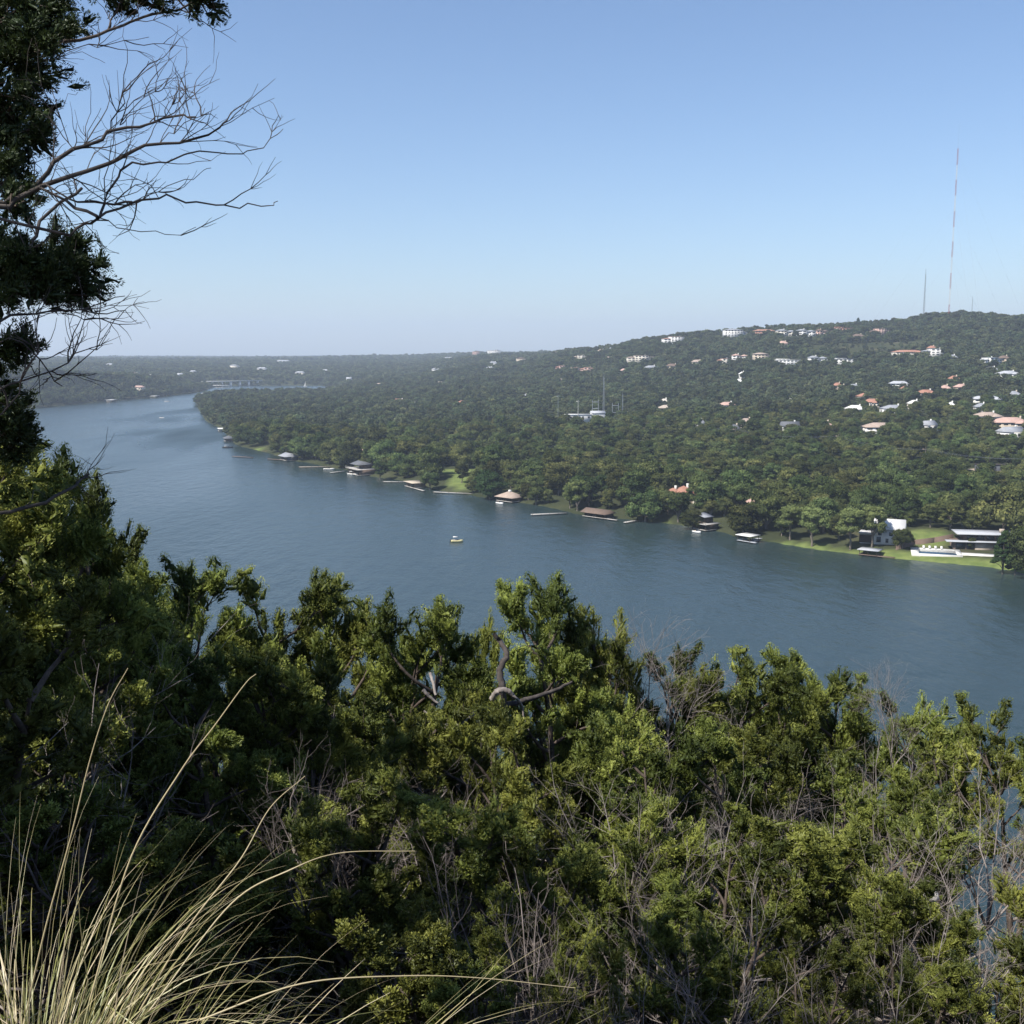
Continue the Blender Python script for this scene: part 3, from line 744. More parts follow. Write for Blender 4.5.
def boathouse(px, py, w, d, label, roof='hip', roofc='tanroof', wall=None, upper=False, deckc='plank', h=3.0, rh=2.4, pier=0, turn=0.0, side=0, cup=False):
    x, y, rz = shore_at(px, py); rz += turn
    o = empty('boathouse', (x, y, 0), rz, label, 'boathouse', 'boathouses along the far shore')
    k = MB(); k.box(-w / 2, w / 2, -d / 2, -d / 2 + 1.2, .5, .75); k.box(-w / 2, -w / 2 + 1.1, -d / 2 + 1.2, d / 2, .5, .75); k.box(w / 2 - 1.1, w / 2, -d / 2 + 1.2, d / 2, .5, .75)
    if pier: k.box(-1, 1, d / 2, d / 2 + pier, .5, .75)
    if side: k.box(min(w / 2, w / 2 + side) if side > 0 else -w / 2 + side, w / 2 + side if side > 0 else -w / 2, -d / 2, -d / 2 + 1.8, .5, .75)
    k.build('deck', P(deckc), o)
    posts(o, (-w / 2 + .3, 0, w / 2 - .3), (-d / 2 + .3, d / 2 - .3), -2.5, h)
    zt = h
    if wall:
        k = MB(); k.box(-w / 2 + .5, -w / 2 + .7, -d / 2 + 1.2, d / 2, .76, h - .01); k.box(w / 2 - .7, w / 2 - .5, -d / 2 + 1.2, d / 2, .76, h - .01); k.box(-w / 2 + .7, w / 2 - .7, d / 2 - .2, d / 2 - .01, .76, h - .01)
        k.box(-.6, .6, -d / 2 + 1.3, -d / 2 + 1.6, .76, h - .01)
        k.build('wall', P(wall), o)
    if upper:
        k = MB(); k.box(-w / 2 - .6, w / 2 + .6, -d / 2 - .6, d / 2 + .6, h, h + .3); k.build('upper_deck', P(deckc), o)
        k = MB()
        for a in np.linspace(-w / 2 - .5, w / 2 + .5, 9): k.box(a - .05, a + .05, -d / 2 - .55, -d / 2 - .45, h + .3, h + 1.3)
        k.box(-w / 2 - .55, w / 2 + .55, -d / 2 - .6, -d / 2 - .44, h + 1.3, h + 1.42); k.build('railing', P('offwhite' if upper == 'white' else 'brown'), o)
        posts(o, (-w / 4, w / 4), (-d / 4, d / 3), h + .3, h + 3.1, .12)
        zt = h + 3.1
        k = MB(); k.box(-w / 4 + .2, w / 4 - .2, 0, d / 3, h + .31, h + 3.05); k.build('cabin', P(wall or 'brown'), o)
    k = MB(); ww = w * (.62 if upper else 1.0); dd = d * (.72 if upper else 1.0)
    if roof == 'flat': k.box(-ww / 2 - .5, ww / 2 + .5, -dd / 2 - .5, dd / 2 + .5, zt, zt + .3)
    elif roof == 'shed': k.poly([(-ww / 2, -dd / 2, zt + 1.3), (ww / 2, -dd / 2, zt + .1), (ww / 2, dd / 2, zt + .1), (-ww / 2, dd / 2, zt + 1.3), (-ww / 2, -dd / 2, zt + 1.5), (ww / 2, -dd / 2, zt + .3), (ww / 2, dd / 2, zt + .3), (-ww / 2, dd / 2, zt + 1.5)],
                                [(3, 2, 1, 0), (4, 5, 6, 7), (0, 1, 5, 4), (1, 2, 6, 5), (2, 3, 7, 6), (3, 0, 4, 7)])
    else: gable_roof(k, -ww / 2, ww / 2, -dd / 2, dd / 2, zt, rh, .8, 1.0 if roof == 'hip' else 0)
    ro = k.build('roof', P(roofc, 'roof'), o)
    if cup: k = MB(); k.box(-.7, .7, -.7, .7, zt + rh - .3, zt + rh + 1.2); k.build('cupola', P('offwhite'), ro)
    CLEAR.append((x, y, max(w, d) * .5 + 1)); rx, ry = rot2(x, y, 0, d / 2 + 3, rz); CLEAR.append((rx, ry, 4)); CLEAR.append((x - x / math.hypot(x, y) * 9, y - y / math.hypot(x, y) * 9, 7))
    return o


boathouse(223, 431, 16, 10, 'white-roofed boat dock farthest up the channel, near the tip of the point', 'flat', 'white', pier=8)
boathouse(229, 441, 13, 9, 'small dark boathouse between the white-roofed dock and the moored boat', 'hip', 'darkgrey', wall='brown')
boathouse(289, 460, 14, 11, 'boathouse with white gable and dark walls on the upper shore', 'gable', 'grey', wall='darkgrey', h=3.4)
boathouse(362, 474, 20, 15, 'large two-storey boathouse with grey roof and white railing', 'gable', 'darkgrey', wall='brown', upper='white', h=4.2, rh=2)
boathouse(415, 487, 14, 9, 'brown boathouse with two dark boat bays beside a long pier', 'flat', 'tan', wall='wood', h=3.4, side=16)
boathouse(510, 501, 13, 10, 'boathouse with pale hip roof and a small cupola', 'hip', 'tanroof', wall='darkbrown', h=2.8, rh=2.8, cup=True)
boathouse(598, 517, 15, 8, 'long low boathouse with dark brown roof and pale piers', 'gable', 'brown', wall='darkbrown', h=2.6, rh=1.9, side=8)
boathouse(704, 529, 11.5, 9, 'dark two-level boathouse with sloping grey roof among shore trees', 'shed', 'grey', wall='darkbrown', upper='brown', h=3.3)
boathouse(748, 541, 7.5, 7, 'open boat dock with flat white roof and white deck', 'flat', 'white', deckc='palegrey', h=3.0, pier=10, side=3)
boathouse(870, 555, 8, 6, 'open dock with flat pale roof and a curved dark platform', 'flat', 'palegrey', deckc='brown', h=2.6, side=7)
boathouse(112, 402, 22, 10, 'pale flat boathouse at the foot of the left bluff', 'flat', 'white', wall='tan', h=4)
boathouse(155, 398, 20, 10, 'white-roofed boathouse under the bluff nearest the bridge', 'flat', 'white', h=4)
boathouse(22, 408, 24, 12, 'white-roofed boathouse at the far left behind juniper branches', 'hip', 'white', wall='tan', h=4)


def pier(px, py, ln, wd, rz, label, c='plank'):
    q = on_plane(px, py, .5)
    o = empty('pier', (q[0], q[1], 0), rz, label, 'pier', 'piers along the far shore')
    k = MB(); k.box(-ln / 2, ln / 2, -wd / 2, wd / 2, .5, .8); k.build('deck', P(c), o)
    n = max(2, int(ln / 4))
    for i in range(n):
        a = -ln / 2 + .4 + i * (ln - .8) / (n - 1)
        k = MB(); k.tube([(a, -wd / 2 + .1, -2), (a, -wd / 2 + .1, 1.0)], .13, 6); k.build('post', P('darkbrown'), o)


pier(549, 514, 20, 2.2, .30, 'bare wooden pier reaching into the lake right of the pale hip roof')
pier(453, 493, 26, 1.8, -.35, 'thin pale pier running right from the brown boathouse')
pier(243, 457, 22, 2.0, -.5, 'low dark pier on the upper shore right of the moored boat', 'brown')
pier(315, 467, 24, 2.0, .1, 'low pier between the white-gabled boathouse and the large one', 'stone')
pier(275, 459.5, 16, 1.8, -.6, 'short dark pier left of the white-gabled boathouse', 'brown')
pier(338, 472, 14, 1.8, .9, 'short pier pointing out just left of the large boathouse')
pier(395, 482, 16, 1.8, -.1, 'pale low pier between the large and the brown boathouse')
pier(632, 521.5, 12, 1.8, .8, 'short pier left of the small bright lawn')
pier(560, 503, 18, 1.6, -.2, 'dark low dock at the foot of the trees left of the dark brown boathouse', 'darkbrown')


def loft_hull(L_, W_, Hh, nose=.35):
    n = 12; v = []; f = []
    for i in range(n):
        t = i / (n - 1); xx = -L_ / 2 + L_ * t
        wd = W_ / 2 * (1 if t < 1 - nose else math.sqrt(max(0.0, 1 - ((t - 1 + nose) / nose) ** 2)) * .97 + .03); rise = Hh * .25 * max(0, t - .5) * 2
        for a, b_ in ((-1, Hh), (-.86, .1), (-.3, -.35), (.3, -.35), (.86, .1), (1, Hh)): v.append((xx, a * wd, b_ + (rise if b_ > .2 else rise * .3)))
        # deck
    for i in range(n - 1):
        for j in range(5): f.append((i * 6 + j, i * 6 + j + 1, i * 6 + 6 + j + 1, i * 6 + 6 + j))
        f.append((i * 6 + 5, i * 6, i * 6 + 6, i * 6 + 11))
    f.append((5, 4, 3, 2, 1, 0)); f.append(tuple(range((n - 1) * 6, n * 6)))
    return MB().poly(v, f)


def boat(px, py, L_, rz, label, hull='white', top=None, group='boats on the lake', w=2.3):
    q = on_plane(px, py, .2)
    o = empty('motor_boat', (q[0], q[1], 0.05), rz, label, 'boat', group)
    loft_hull(L_, w, .8).build('hull', P(hull), o)
    k = MB(); k.box(-L_ * .35, L_ * .05, -w * .36, w * .36, .815, .95); k.build('cockpit', P('tan'), o)
    k = MB(); k.poly([(L_ * .05, -w * .4, .9), (L_ * .05, w * .4, .9), (L_ * -.02, w * .34, 1.55), (L_ * -.02, -w * .34, 1.55), (L_ * .09, -w * .4, .9), (L_ * .09, w * .4, .9)],
                     [(0, 1, 2, 3), (4, 5, 2, 3), (0, 4, 3), (1, 5, 2)]); k.build('windshield', M['glass'], o)
    k = MB(); k.box(-L_ * .5 - .35, -L_ * .5 + .02, -.3, .3, .1, 1.2); k.build('outboard_motor', P('black'), o)
    if top:
        k = MB(); k.box(-L_ * .32, L_ * .06, -w * .42, w * .42, 2.3, 2.42); k.build('canopy', P(top), o)
        for a in (-L_ * .3, L_ * .04):
            for b_ in (-w * .4, w * .4):
                k = MB(); k.tube([(a, b_, .8), (a, b_, 2.3)], .04, 5); k.build('canopy_post', P('steel', 'metal'), o)
    return o


boat(457, 541.5, 5.6, .15, 'small yellow motor boat with white canopy alone in the middle of the lake', 'yellow', 'white', w=2.4)
boat(167, 401.5, 9, .1, 'white boat far up the channel close to the left bluff', 'white', 'white', w=3.4)
boat(162, 418, 7, -.2, 'little white boat in open water below the boat near the bluff', 'white', w=2.6)
boat(205, 393.5, 16, .1, 'long white boat near the end of the bridge', 'white', 'white', w=5)
boat(228, 447.5, 9.5, .05, 'dark moored boat with pale cover at the dock on the upper shore', 'black', 'palegrey', w=3)
boat(329, 469.3, 8, .0, 'white boat moored between the white-gabled and the large boathouse', 'white', w=2.6)
boat(353, 474.5, 8, -.5, 'white boat with canopy tied left of the large two-storey boathouse', 'white', 'white', w=3)
boat(697, 532.3, 4.6, -.9, 'white boat under the left side of the dark two-level boathouse', 'white', w=2.2)
boat(500, 503.5, 5.5, -.9, 'white covered boat at the left side of the pale hip-roofed boathouse', 'white', w=2.3)

# bridge at the bend
B0 = on_plane(208, 386.6, 0); B1 = on_plane(262, 385.4, 0)
dv = B1 - B0; ln = float(np.linalg.norm(dv)); rz = math.atan2(dv[1], dv[0])
o = empty('bridge', (B0[0], B0[1], 0), rz, 'low pale bridge with a row of white piers where the river bends', 'bridge')
k = MB(); k.box(-20, ln, -4, 4, 11.5, 13); k.build('deck', P('palegrey'), o)
k = MB(); k.box(-20, ln, -4.1, -3.8, 13.01, 14); k.build('railing', P('offwhite'), o)
for i in range(6):
    k = MB(); a = ln * (i + .5) / 6; k.box(a - 2, a + 2, -3, 3, -3, 11.49); k.build('pier', P('white'), o)
q = on_plane(220, 387.4, 0)
o = empty('marina_pontoon', (q[0], q[1], 0), .05, 'long low white floating boat shed before the left end of the bridge', 'pontoon')
k = MB(); k.box(-24, 24, -7, 7, -.3, .6); k.build('deck', P('plank'), o)
k = MB(); k.box(-24, 24, -7, 7, 4.5, 5.4); k.build('roof', P('white'), o)
posts(o, (-22, -8, 8, 22), (-6, 6), .6, 4.5, .25, P('white'))
q = on_plane(305.5, 386.5, 0)
o = empty('sailing_boat', (q[0], q[1], 0), 0, 'white sailing boat beyond the bend, right of the bridge', 'sailboat')
loft_hull(9, 3, .9).build('hull', P('white'), o)
k = MB(); k.tube([(0, 0, .8), (0, 0, 13)], .12, 6); k.build('mast', P('white'), o)
k = MB(); k.poly([(-3.8, .05, 1.8), (-.15, .05, 1.8), (-.15, .05, 12.6), (-1.9, .35, 5.5)], [(0, 1, 3), (1, 2, 3)]); k.build('sail', P('white'), o)


# ---------------------------------------------------------------- masts, poles and lines
def lattice(mb, z0, z1, w0, w1, step, r):
    cs = [(math.cos(t), math.sin(t)) for t in (PI / 2, PI / 2 + 2 * PI / 3, PI / 2 + 4 * PI / 3)]
    n = max(1, int(round((z1 - z0) / step)))
    for i in range(n):
        za = z0 + (z1 - z0) * i / n; zb = z0 + (z1 - z0) * (i + 1) / n
        wa = w0 + (w1 - w0) * i / n; wb = w0 + (w1 - w0) * (i + 1) / n
        for k in range(3):
            a = cs[k]; b_ = cs[(k + 1) % 3]
            mb.tube([(a[0] * wa, a[1] * wa, za), (a[0] * wb, a[1] * wb, zb)], r, 4)
            mb.tube([(a[0] * wa, a[1] * wa, za), (b_[0] * wb, b_[1] * wb, zb)], r * .6, 3)
            mb.tube([(a[0] * wa, a[1] * wa, za), (b_[0] * wa, b_[1] * wa, za)], r * .6, 3)


x, y, z = hit(948.5, 318, 2)
d = y
top = at_depth(953.5, 147, d)[2]; ant = at_depth(953.5, 124, d)[2]
o = empty('radio_mast', (x, y, z), 0, 'tallest radio mast on the hilltop, banded red and white', 'radio mast')
bands = [(910, 865), (865, 795), (795, 725), (725, 655), (655, 585), (585, 520), (520, 450), (450, 380), (380, 310), (310, 245), (245, 170)]
for i, (a, b_) in enumerate(bands):
    za = at_depth(950, 110 + a / 4.45, d)[2] - z; zb = at_depth(950, 110 + b_ / 4.45, d)[2] - z
    if i == 0: za = 0
    k = MB(); lattice(k, za, zb, 1.1, 1.1, 6, .2)
    s = k.build('mast_section', P('red' if i % 2 == 0 else 'white', 'paint'), o)
    s['label'] = 'red section' if i % 2 == 0 else 'white section'
zt = at_depth(950, 110 + 170 / 4.45, d)[2] - z
k = MB(); k.tube([(0, 0, zt), (0, 0, ant - z)], .10, 5); k.build('antenna', P('palegrey', 'metal'), o)
k = MB()
for t in (0.4, 2.5, 4.6):
    for hgt, rr_ in ((.35, 90), (.65, 140), (.97, 190)):
        k.tube([(0, 0, (top - z) * hgt), (rr_ * math.cos(t), rr_ * math.sin(t), -8)], .05, 3)
k.build('guy_wire', P('steel', 'metal'), o)


def mast(px, pyb, pyt, label, w=.9, r=.2, dzz=2):
    x, y, z = hit(px, pyb, dzz)
    zt = at_depth(px, pyt, y)[2] - z
    o = empty('lattice_mast', (x, y, z - .5), 0, label, 'radio mast', 'smaller masts')
    k = MB(); lattice(k, 0, zt * .9, w * 1.6, w * .6, 5, r); k.build('lattice', P('steel', 'metal'), o)
    k = MB(); k.tube([(0, 0, zt * .9), (0, 0, zt)], r, 5); k.build('antenna', P('steel', 'metal'), o)
    return o


mast(923.5, 316, 269, 'shorter grey mast left of the tallest one on the hilltop', 1.1, .3)
mast(971.5, 318, 296, 'faint short mast right of the tallest one on the hilltop', .7, .14)
mast(603.5, 416, 372, 'grey lattice mast rising behind the white substation building', .8, .18, 5)
mast(622.5, 414, 391, 'thin mast right of the steel gantries in the woods', .5, .13, 5)

# substation
x, y, z = hit(585, 419, 3.5); d = math.hypot(x, y); s = d / F
o = empty('substation_building', (x, y, z), .1, 'long white building among steel gantries in the middle woods', 'building')
k = MB(); k.box(-20 * s, 6 * s, -5, 5, -3, 8.2); k.box(6.01 * s, 20 * s, -4, 6, -3, 9.6); k.build('wall', P('white'), o)
k = MB(); gable_roof(k, 6.3 * s, 19.6 * s, -4, 6, 9.62, 2.2, .6); k.build('roof', P('palegrey', 'roof'), o)
k = MB(); k.box(-20.5 * s, 6 * s, -5.5, 5.5, 8.22, 8.6); k.build('roof', P('white', 'roof'), o)
for a in (-16, -10, -4, 2, 10, 15):
    k = MB(); k.box(a * s, (a + 2) * s, -5.07, -4.9, 4.5, 6.6); k.build('window', M['glass'], o)
for k_ in range(-24, 26, 5):
    for k2 in (-46, -34, -22, -8, 6): CLEAR.append((x + k_ * s * (1 if k2 > -20 else .85), y + k2, 11.5))
SX, SY, SZ = x, y, z
GL = ['steel gantry of two posts and two crossbars left of the lattice mast', 'smaller steel gantry of two posts and two crossbars right of the lattice mast']
for (p0, p1, pt, pb, bars), lb in zip([(592.5, 598.5, 400, 418, (402, 408.5)), (612.5, 618.5, 403, 416, (405.5, 412.5))], GL):
    a = at_depth(p0, pt, y + 6); b_ = at_depth(p1, pt, y + 6)
    o = empty('steel_gantry', (a[0], y + 6, z), 0, lb, 'gantry', 'substation gantries')
    w_ = b_[0] - a[0]; hh = a[2] - z
    for q in (0, w_): k = MB(); k.tube([(q, 0, -1), (q, 0, hh)], .32, 6); k.build('post', P('palegrey', 'metal'), o)
    for bb in bars:
        zz = at_depth(p0, bb, y + 6)[2] - z; k = MB(); k.tube([(-.3, 0, zz), (w_ + .3, 0, zz)], .35, 6); k.build('crossbar', P('palegrey', 'metal'), o)


def pole(px, pyb, pyt, label, y_=None, r=.28, c='steel', arm=True, grp='utility poles'):
    if y_ is None: x, y, z = hit(px, pyb, 3)
    else:
        q = at_depth(px, pyb, y_); x, y = q[0], q[1]; z = float(land(x, y))
    zt = at_depth(px, pyt, y)[2]
    o = empty('utility_pole', (x, y, z), 0.1, label, 'utility pole', grp)
    k = MB(); k.tube([(0, 0, -1), (0, 0, zt - z)], [r, r * .7], 7); k.build('shaft', P(c, 'metal'), o)
    if arm: k = MB(); k.box(-2.2, 2.2, -.15, .15, zt - z - 1.6, zt - z - 1.3); k.build('crossarm', P(c, 'metal'), o)
    return np.array([x, y, zt - 1.4])


pole(578, 419, 400, 'pale pole standing before the white substation building', SY - 7, .4, 'offwhite')
pole(558, 416, 395, 'thin pole left of the white substation building', SY + 30)
p0 = pole(600, 430, 414, 'pole where the power line leaves the substation', SY - 60, .2)
p1 = pole(735, 440, 427.5, 'pole carrying the power line left of the blue-grey roof', None, .25, 'wood')
p2 = pole(838, 450, 434, 'pole carrying the power line under the big tan roof', None, .25, 'wood')
p3 = pole(925, 462, 447, 'pole near the lower right end of the power line', None, .25, 'wood')
p4 = pole(1060, 480, 455, 'pole of the power line beyond the right edge', None, .25, 'wood')
pole(989.5, 462, 446, 'dark pole in front of the bare tan yard', None, .25, 'darkbrown')
for i, (a, b_) in enumerate([(p0, p1), (p1, p2), (p2, p3), (p3, p4)]):
    k = MB()
    for off in (-2, 2):
        t = np.linspace(0, 1, 16)[:, None]; pp = a + (b_ - a) * t; pp[:, 2] -= (4 * t * (1 - t) * 3.0)[:, 0]; pp[:, 0] += off
        k.tube(pp, .045, 4)
    tag(k.build('power_line', P('grey', 'metal')), ['span of power line from the substation to its first wooden pole', 'span of power line left of the big tan roof',
        'span of power line right of the big tan roof', 'last span of power line towards the right edge'][i], 'power line', 'spans of the power line')
# ---------------------------------------------------------------- leaves
def unit(v): return v / (np.linalg.norm(v, axis=-1, keepdims=True) + 1e-9)


def kites(mb, c, d, ln, wd, tint, g):
    """narrow four-cornered leaves at c pointing along d"""
    n = len(c); r = unit(np.cross(d, g.normal(size=(n, 3))))
    ln = np.broadcast_to(ln, (n,))[:, None]; wd = np.broadcast_to(wd, (n,))[:, None]
    v = np.stack([c, c + d * ln * .45 + r * wd * .5, c + d * ln, c + d * ln * .45 - r * wd * .5], 1).reshape(-1, 3)
    mb.add(v, np.arange(4 * n).reshape(n, 4), np.repeat(np.broadcast_to(tint, (n,)), 4))


def cards(mb, c, nrm, size, tint, g):
    n = len(c); a = unit(np.cross(nrm, g.normal(size=(n, 3)))); b = np.cross(nrm, a)
    s = np.broadcast_to(size, (n,))[:, None] * .5; k = s * g.uniform(.6, 1.1, (n, 1))
    v = np.stack([c - a * s, c + b * k, c + a * s, c - b * k], 1).reshape(-1, 3)
    mb.add(v, np.arange(4 * n).reshape(n, 4), np.repeat(tint, 4))


def broad_crown(seed, R, z0, z1, nblob, nleaf, size, flat=1.0, spire=False):
    g = np.random.default_rng(seed); mb = MB(); bl = []
    for i in range(nblob):
        t = g.uniform(0, 1) ** .8; a = g.uniform(0, 2 * PI)
        prof = (1 - t) ** .8 * .9 + .08 if spire else math.sqrt(max(.05, 1 - (t * 1.05 - .35) ** 2 * 1.5))
        rr = R * prof * math.sqrt(g.uniform(.25, 1)) * .72
        bl.append((rr * math.cos(a), rr * math.sin(a), z0 + (z1 - z0) * (.12 + .78 * t), R * g.uniform(.22, .42) * (.55 if spire else 1)))
    bl = np.array(bl); w = bl[:, 3] ** 2; w /= w.sum()
    k = g.choice(nblob, nleaf, p=w); d = unit(g.normal(size=(nleaf, 3))); d[:, 2] = np.where(d[:, 2] < -.3, -d[:, 2] * .6, d[:, 2])
    rad = bl[k, 3] * g.uniform(.55, 1.08, nleaf) ** .6 * (1 + .25 * np.sin(d[:, 0] * 7 + k) * np.sin(d[:, 1] * 6 + 2 * k) + .15 * np.sin(d[:, 2] * 9 + k))
    c = bl[k, :3] + d * rad[:, None] * np.array([1, 1, .8 * flat])
    bt = g.uniform(.15, .85, nblob)
    cards(mb, c, unit(d + g.normal(size=(nleaf, 3)) * .55), size * g.uniform(.6, 1.3, nleaf), np.clip(bt[k] + g.normal(size=nleaf) * .12, 0, 1), g)
    # the opaque heart of each leaf clump
    th = np.linspace(0, PI, 5); ph = np.arange(6) * PI / 3
    sv = np.array([(math.sin(a) * math.cos(b), math.sin(a) * math.sin(b), math.cos(a)) for a in th for b in ph])
    sf = np.array([(i * 6 + j, (i + 1) * 6 + j, (i + 1) * 6 + (j + 1) % 6, i * 6 + (j + 1) % 6) for i in range(4) for j in range(6)])
    for i, q in enumerate(bl):
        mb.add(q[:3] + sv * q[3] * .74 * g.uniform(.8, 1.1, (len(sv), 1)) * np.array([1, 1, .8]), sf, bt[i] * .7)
    return mb, bl


def broad_trunk(seed, bl, z0, r, low=-1.5):
    g = np.random.default_rng(seed); mb = MB(); fork = z0 * .55 + .4
    mb.tube([(0, 0, low), (g.normal() * .1, g.normal() * .1, fork * .5), (g.normal() * .2, g.normal() * .2, fork)], [r * 1.25, r, r * .85], 7)
    for q in bl[:9]:
        m = np.array([q[0] * .35, q[1] * .35, fork + (q[2] - fork) * .5])
        mb.tube([(0, 0, fork - .2), m, q[:3]], [r * .55, r * .35, r * .12], 5)
    return mb


def proto(seed, R, z0, z1, nb, nl, sz, m, low=-1.5, tr=None, spire=False, name='tree'):
    mb, bl = broad_crown(seed, R, z0, z1, nb, nl, sz, spire=spire)
    return (mb.build('crown', m, mesh_only=True), broad_trunk(seed + 5, bl, z0 + 1, tr or R * .06, low).build('trunk', M['bark_far'], mesh_only=True))


NEAR = [proto(100 + i, [4.6, 5.4, 4.2, 6.0, 4.9, 3.6][i], [.8, .6, 1.0, .5, .9, .6][i], [9.5, 8.5, 10.5, 9.0, 8.2, 8.4][i], [30, 38, 26, 42, 32, 24][i], 9000, .46, M['leaf']) for i in range(6)]
PALE = [proto(120 + i, [5.2, 4.2][i], 3.6, [12.5, 11][i], 26, 5200, .42, M['leaf_pale'], tr=.32) for i in range(2)]
DARK = [proto(130, 5.6, .6, 9.5, 36, 10000, .46, M['leaf_dark']), proto(131, 4.4, .5, 12.5, 90, 12000, .42, M['leaf_dark'], spire=True)]

tree_mark = [(196, 'the tip of the point'), (223, 'the white-roofed dock at the point'), (289, 'the white-gabled boathouse'), (362, 'the large two-storey boathouse'),
             (415, 'the brown boathouse'), (510, 'the pale hip-roofed boathouse'), (549, 'the bare wooden pier'), (598, 'the long low boathouse'),
             (704, 'the dark two-level boathouse'), (748, 'the white-roofed open dock'), (870, 'the flat pale-roofed dock'), (935, 'the pool'), (992, 'the modern house')]


def ppx(x, y): return 512 + F * x / (y * math.cos(PITCH) + 86 * math.sin(PITCH))


cand = []


def scatter(d0, d1, cell, s0, s1, p0=-260, p1=1290, mask=True):
    """jittered grid of tree places on land"""
    xs = np.arange(-d1 * .75, d1 * .75, cell); ys = np.arange(max(240, d0 * .78), d1, cell)
    X, Y = np.meshgrid(xs, ys); X = X + npr.uniform(-.46, .46, X.shape) * cell; Y = Y + npr.uniform(-.46, .46, X.shape) * cell
    d = np.hypot(X, Y); px = ppx(X, Y)
    k = (d > d0) & (d <= d1) & (px > p0) & (px < p1); X = X[k]; Y = Y[k]
    sd = sdist(X, Y); k = sd > 1.6; X = X[k]; Y = Y[k]; sd = sd[k]
    k = lawn(X, Y, 2.5) < .05; X = X[k]; Y = Y[k]; sd = sd[k]
    ok = np.ones(len(X), bool)
    if d0 > 390 or True:
        gp = np.sin(X / 31 + 1.7 * np.sin(Y / 57)) * np.sin(Y / 39 + 1.3 * np.sin(X / 71)) + .35 * np.sin(X / 13 + Y / 17)
        ok &= (gp < 1.0) | (sd < 40)
    for cx, cy, r in CLEAR: ok &= (X - cx) ** 2 + (Y - cy) ** 2 > (r + cell * .22) ** 2
    X = X[ok]; Y = Y[ok]; sd = sd[ok]
    S = s0 + (s1 - s0) * npr.uniform(size=len(X)) ** 1.4
    Z = land(X, Y, sd)
    # bare patch on the slope right of the crest
    if s1 > 1.7 and d0 < 500: S *= np.where(sd < 60, 1.0, .74)
    return X, Y, Z, S


XN, YN, ZN, SN = scatter(380, 1150, 12.0, .95, 2.15)
# hand-placed trees of the near shore: px, py of the foot, kind, scale, label
special = [
 (490, 497, ('d', 0), 1.25, 'big round dark tree standing at the water left of the pale hip roof'),
 (462, 486, ('n', 2), .9, 'small dark tree by the lawn right of the brown boathouse'),
 (1003, 571, ('d', 1), 1.0, 'tall narrow dark cedar at the right end of the shore lawn'),
 (1026, 575, ('n', 0), 1.35, 'bushy green tree hanging over the water at the right edge'),
 (1015, 572, ('n', 5), .85, 'low bushy green tree right beside the narrow dark cedar'),
 (790, 540, ('p', 0), .95, 'pale grey-green cottonwood on the lawn right of the white-roofed open dock'),
 (812, 545, ('p', 1), 1.0, 'pale airy cottonwood between the open dock and the yellow-green trees'),
 (850, 549, ('p', 0), 1.05, 'yellow-green cottonwood with a pale trunk left of the flat pale-roofed dock'),
 (872, 549, ('p', 1), 1.0, 'yellow-green cottonwood with a pale trunk behind the flat pale-roofed dock'),
 (902, 551, ('n', 4), .72, 'slender dark tree standing in front of the white two-storey house'),
 (692, 527, ('n', 1), .8, 'rounded green tree touching the water left of the dark two-level boathouse'),
 (645, 519, ('n', 3), 1.15, 'broad dark green tree over the shore left of the small bright lawn'),
 (668, 517, ('n', 0), .9, 'dark tree behind the small bright lawn'),
 (570, 508, ('p', 1), .8, 'light green leafy tree at the shore left of the long low boathouse'),
 (536, 503, ('n', 4), .8, 'slim tree on the shore just right of the pale hip-roofed boathouse'),
 (548, 503, ('n', 5), .7, 'greyish small tree above the bare wooden pier'),
 (380, 478, ('n', 2), .9, 'yellowish green tree between the large boathouse and the brown boathouse'),
 (430, 488, ('n', 4), .95, 'tree right behind the brown boathouse'),
 (970, 551, ('n', 5), .45, 'small shrub-like tree before the modern house wall')]
groups = {'n': NEAR, 'p': PALE, 'd': DARK}
near_things = 0


def far_tree(pr, x, y, z, s, rz, label, group):
    global near_things
    cm, tmh = pr
    o = empty('broadleaf_tree', (x, y, z), rz, label, 'tree', group)
    o.scale = (s, s, s * rnd.uniform(.9, 1.12))
    put('crown', cm, o); put('trunk', tmh, o); near_things += 1


SPOTS = []
for px, py, (g_, i), s, lb in special:
    q = on_plane(px, py, 1.2); z = float(land(q[0], q[1])); z = max(z, .3); s *= 1.45
    far_tree(groups[g_][i], q[0], q[1], z, s, rnd.uniform(0, 6), lb, 'trees along the far shore'); SPOTS.append((q[0], q[1], 4.5 * s))
ok = np.ones(len(XN), bool)
for cx, cy, r in SPOTS: ok &= (XN - cx) ** 2 + (YN - cy) ** 2 > r ** 2
XN, YN, ZN, SN = XN[ok], YN[ok], ZN[ok], SN[ok]
PXN = ppx(XN, YN); DN = np.hypot(XN, YN); SDN = sdist(XN, YN)
vis = (PXN > 150) & (PXN < 1045)
order = np.argsort(DN / SN ** .5 + np.clip(SDN - 30, 0, 1e9) * .9 + np.where(vis, 0, 1e6)); pick = order[:300 - len(special) - 1]
isn = np.zeros(len(XN), bool); isn[pick] = True
kinds = npr.integers(0, 6, len(XN))
